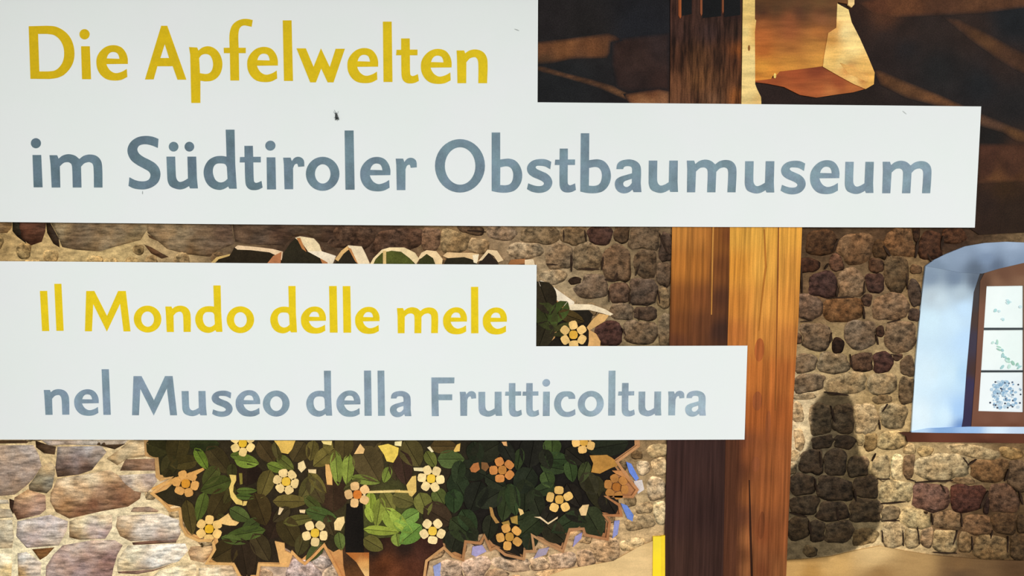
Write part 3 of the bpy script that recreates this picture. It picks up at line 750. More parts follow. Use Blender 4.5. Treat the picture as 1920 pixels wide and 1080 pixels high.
frame_outer = [(1838, 527), (1846, 512), (1872.6, 504), (1920, 493), (1990, 499), (X1-3, 518), (X1-3, 803), (1821, 803), (1829, 700), (1834.5, 600)]
holes = [[(1850, 537), (1918.5, 535.6), (1918.5, 615), (1845.6, 615)], [(1844, 619), (1918.5, 619), (1918.5, 695), (1840, 695)], [(1839.3, 698), (1918.5, 698.6), (1918.5, 773), (1834.8, 770.7)],
         [(1936, 536), (2010, 537), (2010, 614), (1936, 614)], [(1936, 620), (2010, 620), (2010, 694), (1936, 694)], [(1936, 699), (2010, 699), (2010, 773), (1936, 773)]]
fo = [frame_outer, [(1850, 536.5), (1919, 535.5), (1919, 773.2), (1834.6, 771)], [(1936, 535.5), (2010, 536.5), (2010, 773), (1936, 773)]]
piece('window_frame', fo, 0.2, 2.5, lambda uv: fr_c(uv)*np.array([0.78, 0.86, 0.95]), M_PLASTER, win, step=6)
for q in ([(1844, 614.6), (1919, 614.6), (1919, 618.6), (1844, 619)], [(1838.5, 694.4), (1919, 694.4), (1919, 698), (1838.5, 698.3)],
          [(1935, 614.6), (2011, 614.6), (2011, 618.6), (1935, 618.6)], [(1935, 694.4), (2011, 694.4), (2011, 698), (1935, 698)]):
    piece('glazing_bar', q, 0.2, 2.3, hx('42474a'), M_PLASTER, win)
pane_ink = [(1870, 560, 'f4faf8'), (1900, 560, 'eef7f5'), (1860, 650, 'f2f8f6'), (1900, 650, 'ecf5f2'), (1860, 740, 'f0f5f6'), (1900, 740, 'eaf0f4')]
panes = []
for hl in holes:
    panes.append(piece('pane', [(hl[0][0]-2, hl[0][1]-2), (hl[1][0]+2, hl[1][1]-2), (hl[2][0]+2, hl[2][1]+2), (hl[3][0]-2, hl[3][1]+2)], 0.2, 1.7, grad(pane_ink), M_PANE, win, step=12))
# faint foliage seen through the panes
for k in range(190):
    if k < 155:
        u, v = 1856+abs(random.gauss(0, 1))*26+random.uniform(0, 14), 715+random.uniform(0, 50)
        if u > 1915: continue
        c = random.choice(['a5c3da', '8fb2cf', 'bcd2e2', '5d6f86', 'a9c4d8', 'c7d6e2', '3f4a5c'])
        w, h_, pa = random.uniform(1.5, 4), random.uniform(1.5, 3.2), panes[2]
        if c in ('5d6f86', '3f4a5c'): w, h_ = 1.8, 1.8
    elif k < 177:
        tt = random.random()
        u, v = 1862+tt*36+random.uniform(-4, 4), 637+tt*50+random.uniform(-4, 4)
        if random.random() < 0.35: u, v = random.uniform(1875, 1915), random.uniform(672, 690)
        c = random.choice(['b8dccb', 'c8e4da', '9fc8b6', 'a9cfd0'])
        w, h_, pa = random.uniform(3, 6), random.uniform(1.5, 3), panes[1]
    else:
        u, v = random.choice([(1866, 584), (1892, 567), (1906, 573), (1914, 577), (1884, 598), (1870, 580)])
        u += random.uniform(-4, 4); v += random.uniform(-4, 4)
        if u > 1914: continue
        c = random.choice(['b5dcdc', 'a8cdd6', 'd0e6ea'])
        w, h_, pa = random.uniform(2, 5), random.uniform(1.5, 3), panes[0]
    piece('leaf_fleck', ellipse(u, v, w, h_, 7, random.uniform(0, 3)), 1.6, 1.74+0.002*k, hx(c), M_PANE, pa)
piece('sill_ledge', [(1709, 809), (1740, 803), (1818, 800), (X1-3, 801), (X1-3, 815), (1760, 812), (1709, 812)], 0.2, 2.7,
      grad([(1720, 808, 'b9d2ee'), (1770, 806, '86a9d8'), (1820, 806, '9cbce6'), (1870, 807, 'd6e6f6'), (1910, 808, 'c4d4ea')]), M_PLASTER, win, step=7)
piece('sill_board', [(1686, 811.5), (1709, 811), (1760, 812), (X1-3, 815), (X1-3, 832), (1920, 831), (1702, 828.5), (1699, 818)], 0.2, 3.2,
      grad([(1695, 814, '4a2a1e'), (1760, 817, '6a3b2a'), (1850, 818, '6f3f2d'), (1915, 820, '613726'), (1720, 826, '5a3020'), (1850, 829, '46261a')]), M_PLASTER, win, step=7)

# ------------------------------------------------------------------ yellow board by the post
yb = empty('yellow_board')
tag(yb, 'bright yellow board edge at the foot of the post', 'board')
piece('board_face', [(1224.5, 1006.5), (1240, 1006), (1247, 1004), (1247, Y1-3), (1222, Y1-3)], 0.2, 2.4, grad([(1230, 1015, 'f5d63a'), (1232, 1060, 'ffdd2e')]), M_PLAIN, yb, step=14)
piece('board_edge', [(1240, 1005.5), (1247, 1004.5), (1245, Y1-3), (1239, Y1-3)], 0.2, 2.5, hx('f6cf30'), M_PLAIN, yb)

# ------------------------------------------------------------------ pictured apple tree
tree = empty('apple_tree_cutout')
tag(tree, 'cut-out wooden apple tree painted with green leaves and cream blossoms', 'tree')
rim_c = grad([(285, 925, 'd9a463'), (330, 975, 'd3a062'), (390, 1015, 'dca867'), (520, 1030, 'e0a866'), (490, 1070, 'e2ad6c'), (600, 1040, 'd79a5c'), (640, 1075, 'c98a50'), (815, 1050, 'd09a64'),
              (880, 1030, 'a8744a'), (950, 1045, 'b07c52'), (1010, 1030, 'b5865c'), (1080, 1005, 'b07c54'), (1140, 1000, 'a97048'), (1165, 960, 'ab7046'), (1190, 920, 'b57a4e'), (1180, 860, 'c08a5c'), (280, 860, 'b58a58')])
back = piece('back_plate', TREE_POLY, 0.3, H_TREE, rim_c, M_CREAM, tree, step=14)


def inset(poly, d):
    A = np.array(poly, float); n = len(A); out = []
    for i in range(n):
        a, b, c = A[i-1], A[i], A[(i+1) % n]
        e1 = (b-a)/np.linalg.norm(b-a); e2 = (c-b)/np.linalg.norm(c-b)
        n1 = np.array([-e1[1], e1[0]]); n2 = np.array([-e2[1], e2[0]])
        m = n1+n2; L = np.linalg.norm(m)
        m = m/L if L > 1e-3 else n1
        k = min(d/max(m @ n1, 0.45), d*1.8)
        p1, p2 = b+m*k, b-m*k
        out.append(tuple(p1 if inside(poly, p1)[0] else p2))
    return out


# dark field on which the leaves lie
DK = grad([(300, 840, '2c2814'), (400, 900, '33291a'), (520, 860, '32291a'), (500, 980, '2b2117'), (660, 900, '3a2c1e'), (720, 960, '4a4a24'), (820, 920, '2e261a'), (900, 950, '1f1a16'), (1000, 900, '1b1815'),
           (1100, 950, '1d1814'), (1050, 1010, '221b15'), (560, 1040, '33271a')])
core = [(276, 800), (280, 852), (297, 857), (300, 890), (318, 893), (326, 905), (312, 918), (290, 926), (315, 945), (338, 950), (348, 985), (356, 998),
        (380, 1008), (408, 1008), (412, 1030), (398, 1050), (440, 1052), (458, 1078), (480, 1078), (484, 1054), (528, 1055), (516, 1018), (540, 1030), (566, 1048), (600, 1018), (625, 1035),
        (655, 1020), (800, 1010), (838, 1020), (852, 1034), (866, 1040), (870, 1010), (908, 1000), (925, 1020), (948, 1030), (980, 1040), (982, 1026), (990, 1000), (1026, 1010), (1052, 1024), (1064, 985),
        (1098, 984), (1134, 1000), (1136, 978), (1120, 960), (1156, 962), (1150, 944), (1122, 928), (1150, 900), (1160, 885), (1146, 866), (1190, 835), (1188, 800)]
piece('leaf_ground', core, H_TREE-0.4, H_TREE+0.25, DK, M_LEAF, tree, step=16)
for q, c in (([(1174, 866), (1184, 870), (1198, 897), (1192, 902), (1180, 886)], '6a84d0'), ([(1164, 944), (1176, 948), (1188, 966), (1186, 978), (1176, 972)], '6f86c8'),
             ([(1152, 977), (1162, 976), (1158, 1002), (1148, 1010)], '8d8fc0'), ([(1078, 1006), (1092, 998), (1090, 1010), (1074, 1026)], '9a8fb8'),
             ([(886, 1025), (904, 1022), (912, 1034), (892, 1044), (884, 1040)], 'a79ac0'), ([(812, 1062), (826, 1055), (830, 1085), (816, 1090)], '9aa0cc'), ([(1010, 1030), (1030, 1026), (1024, 1040), (1000, 1048)], 'a090a0'),
             ([(1188, 902), (1204, 900), (1208, 918), (1196, 926)], 'd8cac4')):
    piece('rim_side', q, 0.3, H_TREE+0.2, hx(c), M_CREAM, tree)
# trunk
piece('trunk', [(642, 1022), (700, 1010), (760, 1006), (828, 1004), (832, 1028), (806, 1050), (797, 1092), (650, 1092), (644, 1060)], H_TREE-0.3, H_TREE+0.5,
      grad([(660, 1040, '47301f'), (700, 1030, '241a14'), (760, 1025, '2c1e17'), (810, 1020, '3a221a'), (720, 1060, '5a3019'), (780, 1060, '512c1c'), (660, 1075, '5a381e'), (740, 1080, '6a3a22'), (790, 1045, '46281d')]), M_WOODD, tree, step=8)
piece('trunk_highlight', [(648, 1036), (692, 1036), (692, 1088), (684, 1080), (668, 1054)], H_TREE, H_TREE+0.75, grad([(660, 1042, 'b0662e'), (686, 1060, 'dca05a'), (690, 1040, 'a85f2c'), (685, 1078, 'e6b878')]), M_CREAM, tree, step=8)
piece('trunk_shadow_side', [(650, 945), (680, 945), (682, 1000), (682, 1036), (648, 1036), (646, 1000)], H_TREE, H_TREE+1.1, hx('1a1511'), M_DARK, tree)

LEAVES = []


def leaves(txt, ox, oy, s):
    for line in txt.strip().split(';'):
        q = line.split()
        if len(q) < 6: continue
        x, y, L, W, a = map(float, q[:5])
        LEAVES.append((ox+x/s, oy+y/s, L/s, W/s, a, q[5]))


leaves('''770 300 170 210 90 281d15; 1420 460 240 210 90 3c2c1e; 980 680 220 170 110 2e2218; 90 90 210 150 20 2e2c14; 250 100 270 160 100 3a3318; 450 70 240 100 0 2a3016; 180 250 210 120 110 38341a;
300 210 220 100 170 40381a; 560 190 270 130 50 3c341c; 770 200 190 95 10 6a7e30; 720 160 150 55 5 5a6a2a; 430 180 190 75 60 5e7428; 920 130 210 120 55 43371f; 1060 210 170 75 40 59602a; 1000 250 170 70 20 64752e;
1160 130 170 150 120 443a20; 1260 120 160 90 100 5b5228; 1350 170 210 115 140 685f2e; 1380 90 110 70 90 6b6230; 1500 90 190 130 90 4a4022; 1445 250 270 85 85 78883a; 1530 260 240 85 95 7a8a3a;
1690 220 310 200 60 51462a; 1750 150 210 75 110 4a4026; 1660 340 230 65 10 6e7c36; 1820 300 130 65 110 708036; 1890 260 170 100 90 3c3220; 500 310 180 105 130 454a22; 540 380 250 115 160 40491f;
560 520 270 150 120 3b3219; 340 620 270 95 80 4b4120; 430 540 230 85 105 4e5c26; 770 420 160 44 0 4e6028; 760 465 150 44 5 485a26; 910 370 230 115 110 5a5128; 1100 500 270 95 0 5f552a; 1220 400 210 95 120 55502a;
1300 360 210 75 50 635a2c; 1290 420 230 105 60 4a4226; 870 560 260 160 70 3c3119; 1270 520 180 75 40 464e24; 1330 600 250 95 15 45572a; 720 600 180 95 30 49562a; 800 680 160 85 150 3e4a24; 760 740 310 95 170 4a5a28;
680 790 210 65 10 4c5a2a; 1160 640 240 75 -10 5a572a; 1090 730 270 150 60 40371d; 570 900 280 180 150 3a3019; 750 930 310 170 80 2e2418; 900 880 310 140 60 3e3520; 1160 890 290 120 110 433e22; 1280 880 200 85 130 46502a;
1470 800 140 75 80 5c6a34; 1700 520 190 75 90 8a9c3a; 1760 580 230 85 100 7e8a38; 1830 500 190 95 60 6a6832; 1860 640 210 115 60 94a844; 1780 720 270 65 5 8e9e3e; 1690 600 130 55 70 98aa44; 1720 820 170 105 30 5e5a2c;
1900 790 100 85 80 7a8c3c; 150 330 150 80 120 332d17; 660 280 130 70 90 3a3a1c; 1560 380 150 60 150 4a4a26; 1350 750 150 80 90 3a301c; 1400 680 170 90 70 3d341f; 600 640 130 60 40 3f3a1d; 430 830 140 60 160 3c3119;
1000 120 150 70 80 4a4424; 640 450 160 70 120 3e3a1c; 1030 600 170 80 140 3c3420''', 270, 815, 4.0)
leaves('''120 130 210 150 60 4e4726; 60 230 250 120 80 3a2a20; 340 80 190 90 0 4a3c20; 390 170 190 115 0 4a5a30; 250 170 130 75 60 60662f; 60 450 160 115 20 605c30; 200 480 170 115 70 6a6c34; 310 430 130 95 60 505a2c;
30 600 190 75 50 8ca040; 100 570 160 95 150 6c8c40; 110 690 200 115 140 668a3c; 60 640 160 65 30 7c9a40; 300 560 230 160 30 3a2e20; 450 370 230 140 60 26301e; 540 250 210 130 20 22261a; 620 120 250 150 150 24261a;
560 130 170 110 80 22281a; 950 120 230 160 100 1e1e18; 860 170 160 65 100 2e3a20; 1090 90 140 115 90 3a4a24; 1120 170 180 95 0 2e3e22; 1220 250 160 85 80 344424; 1310 260 160 75 110 3c4426; 1100 230 190 85 10 2c3820;
1250 150 170 110 40 201e16; 1470 80 310 130 170 22261a; 1400 400 270 130 70 2e2c1a; 1350 340 180 115 60 323020; 1060 310 130 95 70 3c4c28; 1030 380 170 85 160 2e3a22; 900 320 210 150 120 22281c; 900 420 230 130 90 262c1c;
770 470 270 115 100 2e3820; 820 450 230 95 80 2e3c22; 980 480 230 115 70 262a1c; 650 440 210 140 150 262a1e; 560 430 230 150 110 1e2018; 410 460 170 115 90 2c3c22; 510 600 190 115 60 2c3a22; 480 660 250 150 40 2c341e;
400 780 250 160 110 26281c; 940 640 210 140 140 2a321e; 900 580 190 75 160 2c3420; 1200 610 270 115 150 2a3420; 1380 620 270 170 60 2e3420; 1130 700 250 150 40 2c2a1c; 930 760 170 115 100 262c1e; 800 820 210 95 20 24201a;
1500 500 230 140 60 221e18; 700 330 180 90 30 23281b; 780 120 180 90 60 20221a; 660 640 190 100 100 24261a; 1060 560 180 90 120 24221a; 1240 420 190 100 60 221e18; 1050 170 150 90 70 222419; 440 260 170 90 100 2a3420;
560 740 190 100 70 24281a; 1250 560 170 80 30 222018; 1120 500 170 90 160 201c16''', 740, 815, 3.692)
leaves('''1200 520 170 110 60 353a1c; 1260 500 160 80 130 3c4a20; 1190 420 190 120 70 2a2417; 1330 520 150 60 20 403419; 1180 620 170 100 110 2a2618; 1280 590 140 60 160 37381c''', 600, 410, 2.824)


def leaf(cu, cv, L, W, ang, colr, h):
    a = math.radians(ang)
    ca, sa = math.cos(a), math.sin(a)
    n = 7
    verts, hs, cols, faces = [], [], [], []
    base = hx(colr)*np.array([1.08, 0.98, 0.95])
    flip = random.random() < 0.5
    for side in (1, -1):
        b0 = len(verts)
        t2 = 1.12 if (side > 0) != flip else 0.86
        for k in range(n+1):
            t_ = k/n
            w = (math.sin(math.pi*t_**0.80))**0.62*W/2*1.12*(1+0.05*math.sin(7*t_*math.pi))
            x = (t_-0.5)*L
            for (yy, hh) in ((side*0.45, 0.0), (side*max(w, 0.5), 0.28)):
                verts.append((cu+x*ca-yy*sa, cv+x*sa+yy*ca)); hs.append(h+hh); cols.append(base*t2)
        m = len(verts)-b0
        for k in range(n+1):                       # skirt
            x, y = verts[b0+2*k+1]
            verts.append((x, y)); hs.append(h-0.5); cols.append(base*t2)
        for k in range(n):
            i0, i1, o0, o1 = b0+2*k, b0+2*k+2, b0+2*k+1, b0+2*k+3
            s0, s1 = b0+m+k, b0+m+k+1
            q1, q2 = (i0, o0, o1, i1), (o0, s0, s1, o1)
            if side > 0: q1, q2 = q1, q2
            else: q1, q2 = q1[::-1], q2[::-1]
            faces += [q1, q2]
    return mesh_obj('leaf', PP(np.array(verts), np.array(hs)), faces, np.array(cols), M_LEAF, tree)


def fit(q):
    cu, cv, L, W, ang, c = q
    if cv < 820: return q
    a = math.radians(ang)
    for _ in range(7):
        moved = False
        for sg in (1, -1):
            tip = (cu+sg*L/2*math.cos(a), cv+sg*L/2*math.sin(a))
            if tip[1] > 826 and sdist(TREE_POLY, tip)[0] < 3:
                cu -= sg*L*0.07*math.cos(a); cv -= sg*L*0.07*math.sin(a); L *= 0.88; W *= 0.95; moved = True
        if not moved: break
    return cu, cv, L, W, ang, c


for i, q in enumerate(LEAVES):
    q = fit(q)
    leaf(*q, H_TREE+0.45+0.95*i/len(LEAVES))


run = TREE_POLY[4:-1]
inn = inset(TREE_POLY, 5.0)[4:-1]
rv, rh = [], []
for k_ in range(len(run)-1):
    rv += [run[k_], inn[k_], inn[k_+1], run[k_+1]]
    rh += [H_TREE+1.40+0.03*(k_ % 5)]*4
rf_ = [(4*k_, 4*k_+1, 4*k_+2, 4*k_+3) for k_ in range(len(run)-1)]
rvv = np.array(rv)
rim = mesh_obj('rim_edge', PP(rvv, np.array(rh)), rf_, rim_c(rvv), M_CREAM, tree)
sol = rim.modifiers.new('thickness', 'SOLIDIFY'); sol.thickness = 0.0008; sol.offset = 0


def blossom(cu, cv, R, r, petal_c, centre_c, n=6, rot=0.0, skip=(), sq=1.0):
    R, r = R*0.84, r*0.86
    cen = piece('blossom', ellipse(cu, cv, r*1.0, r*1.0, 10, 0, 2.6), H_TREE+1.0, H_TREE+2.0, hx(centre_c), M_CREAM, tree)
    for k in range(n):
        if k in skip: continue
        a = rot+2*math.pi*k/n
        pc = hx(petal_c)*random.uniform(0.85, 1.08)*np.array([1.0, 0.90, 0.78])
        pu, pv = cu+R*0.98*math.cos(a), cv+R*0.98*math.sin(a)*sq
        f = random.uniform(0.9, 1.1)
        piece('petal', ellipse(pu, pv, r*0.98*f, r*1.02/f, 10, a+random.uniform(-.3, .3), 3.2), H_TREE+1.0, H_TREE+1.8, pc, M_CREAM, cen)
    return cen


def T6(x, y): return 270+x/4, 815+y/4
def T7(x, y): return 740+x/3.692, 815+y/3.692
def T4(x, y): return 600+x/2.824, 410+y/2.824


for (x, y), R, r, pc, cc, n, rot in ((T6(312, 368), 21, 9.5, 'e2ac66', 'd9912f', 6, 0.2), (T6(488, 708), 21, 9.5, 'f3cd84', 'e8b02c', 6, 0.55), (T6(1065, 352), 20, 9.5, 'f6dca0', 'e8b840', 6, 0.2),
                                     (T6(1282, 738), 20.5, 9.5, 'f8dfa6', 'e6b83c', 5, 0.3), (T6(1600, 450), 20, 9.5, 'f0c890', 'd97a30', 5, 0.65), (T6(740, 65), 20, 9, 'f3d894', 'e0b030', 6, 0.5),
                                     (T7(252, 305), 21, 9.5, 'f8e2aa', 'eec040', 6, 0.1), (T7(262, 668), 20.5, 9.5, 'f8e2ae', 'eec046', 5, 0.3), (T7(745, 245), 20, 9.5, 'cc8a4e', 'b87a3a', 5, 0.6),
                                     (T7(1140, 450), 21.5, 9.5, 'efc67a', 'd8a24c', 5, 0.9), (T7(795, 708), 21, 9.5, 'd8a45c', 'c08a3c', 5, 0.55), (T7(1310, 50), 18, 9, 'e6bd76', 'd09a40', 5, 0.5),
                                     (T7(1535, 362), 20, 9, 'b98248', 'a8662a', 6, 0.3), (T4(1342, 615), 22, 9.5, 'f0cc88', 'dba43c', 6, 0.5)):
    blossom(x, y, R, r, pc, cc, n, rot)

# bare pale-wood inlays between the leaves
WOODS = [('T6', '975,45 1135,45 1110,110 1080,145 1030,135 1010,90', 'e0b458'), ('T6', '1155,215 1195,195 1215,250 1180,285 1155,255', 'f2d49a'), ('T6', '1230,262 1290,262 1290,292 1235,285', 'efcf98'),
         ('T6', '1360,222 1388,225 1410,310 1412,378 1372,375 1362,300', 'e8b068'), ('T6', '560,640 630,592 660,640 712,660 690,682 640,682 585,670', 'efc078'),
         ('T6', '640,300 690,305 690,345 672,380 668,430 700,480 735,500 738,530 690,520 650,470 638,400 655,350', 'e8c46c'), ('T6', '1425,660 1450,625 1500,615 1505,660 1475,720 1430,715', 'f3cf8e'),
         ('T6', '1755,85 1830,70 1910,100 1905,150 1870,210 1820,200 1800,150', 'ecc858'), ('T6', '1575,145 1620,70 1655,110 1645,142', 'efbf7c'), ('T6', '1330,48 1410,48 1405,80 1345,70', 'ecd084'),
         ('T6', '180,340 300,300 440,250 452,265 330,340 120,390 55,420 60,400', 'd9a058'), ('T6', '1005,600 1015,545 1048,555 1020,600', 'f0d0a0'), ('T6', '1165,565 1210,565 1205,590 1170,585', 'eccb98'),
         ('T6', '745,500 775,500 765,530 740,535', 'dcb868'), ('T6', '712,290 735,290 738,370 720,375', '8a7a34'), ('T6', '1645,425 1920,415 1920,432 1648,440', 'e8c880'),
         ('T6', '980,800 1052,815 1056,872 1100,892 1085,980 1018,972 1000,880', 'e0a866'),
         ('T6', '1645,445 1660,445 1660,490 1645,480', 'f4e0b0'),
         ('T7', '80,350 120,290 148,285 150,395 120,430 100,420', 'e3bb68'), ('T7', '408,110 430,70 455,60 450,115 415,120', 'e6b860'), ('T7', '520,235 545,200 580,192 590,240 560,262 530,258', 'b06c3c'),
         ('T7', '600,190 640,195 655,225 630,255 600,235', '7a5230'), ('T7', '1350,145 1470,140 1510,165 1560,210 1500,230 1420,270 1360,260 1375,200', 'b5803c'),
         ('T7', '1275,520 1300,490 1345,485 1325,560 1290,560', 'e6bf86'), ('T7', '855,510 885,520 895,545 870,560', 'e8c07c'), ('T7', '655,500 675,505 690,560 725,610 700,615 665,560', 'b08248'),
         ('T7', '965,570 1010,568 1062,610 1110,580 1130,568 1128,580 1062,622 1005,580', 'e6c69a'), ('T7', '800,575 850,560 852,620 810,610', 'a5823e'), ('T7', '740,610 790,595 800,625 760,635', 'a07c3c'),
         ('T7', '0,385 125,390 125,405 0,400', 'e4c070'), ('T7', '740,50 775,48 780,80 755,75', 'd8a068'), ('T7', '130,230 200,230 195,255 135,250', 'f2dca6'), ('T7', '225,90 245,82 270,118 255,122', 'f0dcb0'),
         ('T7', '1505,250 1600,250 1650,330 1665,380 1600,300 1530,270', 'c0814c'), ('T7', '0,50 50,45 45,80 0,75', 'f0dca0')]
for n_, (src, sp, c) in enumerate(WOODS):
    f = {'T6': T6, 'T7': T7}[src]
    q = [f(*map(float, k.split(','))) for k in sp.split()]
    piece('wood_inlay', q, H_TREE+0.3, H_TREE+1.45+0.008*n_, hx(c), M_CREAM, tree)

# crown of the tree showing between the two captions, and its right-hand end
TOPS = [([(398, 498), (404, 484), (420, 479), (432, 478), (440, 463), (475, 466), (505, 469), (530, 473), (527, 498)], '2a2114'),
        ([(528, 498), (532, 474), (545, 455), (556, 445), (566, 455), (574, 472), (600, 482), (616, 498)], '2b2518'),
        ([(624, 500), (634, 486), (646, 470), (654, 464), (662, 480), (672, 500)], '2c251a'),
        ([(693, 500), (704, 484), (716, 470), (740, 466), (758, 474), (772, 488), (780, 500)], '4f5222'),
        ([(782, 500), (790, 482), (800, 472), (812, 482), (820, 500)], '3a3a1c'), ([(830, 500), (838, 484), (870, 482), (892, 488), (896, 500)], '2a2416'),
        ([(894, 500), (904, 484), (914, 472), (928, 486), (936, 500)], '2c221a'), ([(950, 502), (960, 488), (985, 488), (1002, 502)], '6a4026')]
for n_, (q, c) in enumerate(TOPS):
    piece('crown_leaf', q, 0.3, H_TREE+0.3+0.02*n_, hx(c), M_LEAF, tree)
RIMS = [([(396, 492), (406, 482), (432, 476), (430, 480), (410, 486), (400, 496)], 'c9a566'), ([(440, 464), (446, 460), (480, 463), (512, 467), (530, 472), (528, 488), (520, 480), (505, 473), (470, 469), (445, 468)], 'ecc9a0'),
        ([(500, 495), (512, 480), (528, 472), (526, 496)], 'b8764c'), ([(553, 446), (562, 443), (588, 447), (598, 458), (603, 471), (578, 472), (568, 458)], 'ecd2a6'), ([(556, 446), (563, 446), (574, 472), (566, 466)], 'bd7c48'),
        ([(576, 471), (603, 471), (630, 480), (624, 494), (612, 496), (600, 484)], 'f0dcc0'), ([(600, 484), (614, 492), (616, 498), (606, 498)], 'b87848'),
        ([(628, 486), (640, 470), (653, 460), (656, 466), (644, 476), (634, 490)], 'dcae70'), ([(652, 460), (678, 462), (686, 478), (694, 496), (674, 498), (664, 484)], 'efd6b0'), ([(652, 464), (658, 466), (672, 496), (666, 490)], 'c08450'),
        ([(692, 498), (700, 484), (716, 468), (730, 464), (758, 464), (778, 474), (786, 486), (780, 496), (768, 484), (752, 472), (734, 470), (716, 474), (704, 486), (698, 500)], 'efd2a0'),
        ([(718, 470), (724, 470), (724, 500), (718, 500)], 'dcb878'), ([(782, 488), (790, 474), (800, 469), (818, 471), (830, 486), (828, 500), (818, 500), (812, 484), (800, 476), (790, 484)], 'eccb9a'),
        ([(830, 480), (838, 473), (860, 474), (884, 474), (898, 476), (896, 492), (884, 486), (870, 482), (840, 484)], 'dfb886'), ([(886, 478), (898, 477), (894, 494), (888, 492)], 'f2dcb8'),
        ([(896, 490), (908, 476), (914, 468), (932, 470), (944, 488), (934, 492), (926, 480), (916, 474), (904, 488)], 'e8c79a'), ([(958, 487), (985, 485), (986, 494), (952, 498)], 'a0693e'), ([(984, 487), (1000, 486), (1004, 500), (984, 500)], 'efd2aa')]
for n_, (q, c) in enumerate(RIMS):
    piece('crown_edge', q, 0.3, H_TREE+0.6+0.02*n_, hx(c), M_CREAM, tree)
piece('leaf_ground', [(990, 527), (1008, 528), (1040, 556), (1060, 575), (1100, 578), (1112, 590), (1104, 612), (1112, 660), (990, 660)], 0.3, H_TREE+0.25, hx('211b13'), M_LEAF, tree)
for n_, (q, c) in enumerate((([(1006, 531), (1014, 526), (1030, 532), (1054, 550), (1077, 566), (1076, 574), (1062, 578), (1040, 560), (1020, 542)], 'f0dcc0'), ([(1040, 560), (1062, 576), (1060, 584), (1050, 574)], 'b9834e'),
             ([(1060, 575), (1077, 570), (1110, 571), (1135, 580), (1150, 589), (1144, 592), (1128, 587), (1104, 581), (1064, 582)], 'f0d8b4'),
             ([(1112, 598), (1124, 588), (1142, 591), (1134, 602), (1118, 612), (1104, 620), (1100, 614)], 'd9a868'), ([(1104, 618), (1118, 626), (1126, 640), (1124, 660), (1100, 660), (1104, 640)], 'd6a264'),
             ([(1032, 620), (1044, 622), (1040, 634), (1022, 650), (1018, 642)], 'c9955c'))):
    piece('crown_edge', q, 0.3, H_TREE+1.15+0.03*n_, hx(c), M_CREAM, tree)

# ------------------------------------------------------------------ caption panels
def caption(loop, label):
    o = piece('caption_panel', loop, 3.42, H_CAP, hx('e9ebea'), M_WHITE, None)
    tag(o, label, 'sign')
    return o


cap_de = caption(CAP1, 'white stepped caption panel with German text about the Obstbaumuseum')
cap_it = caption(CAP2, 'white stepped caption panel with Italian text about the Museo della Frutticoltura')

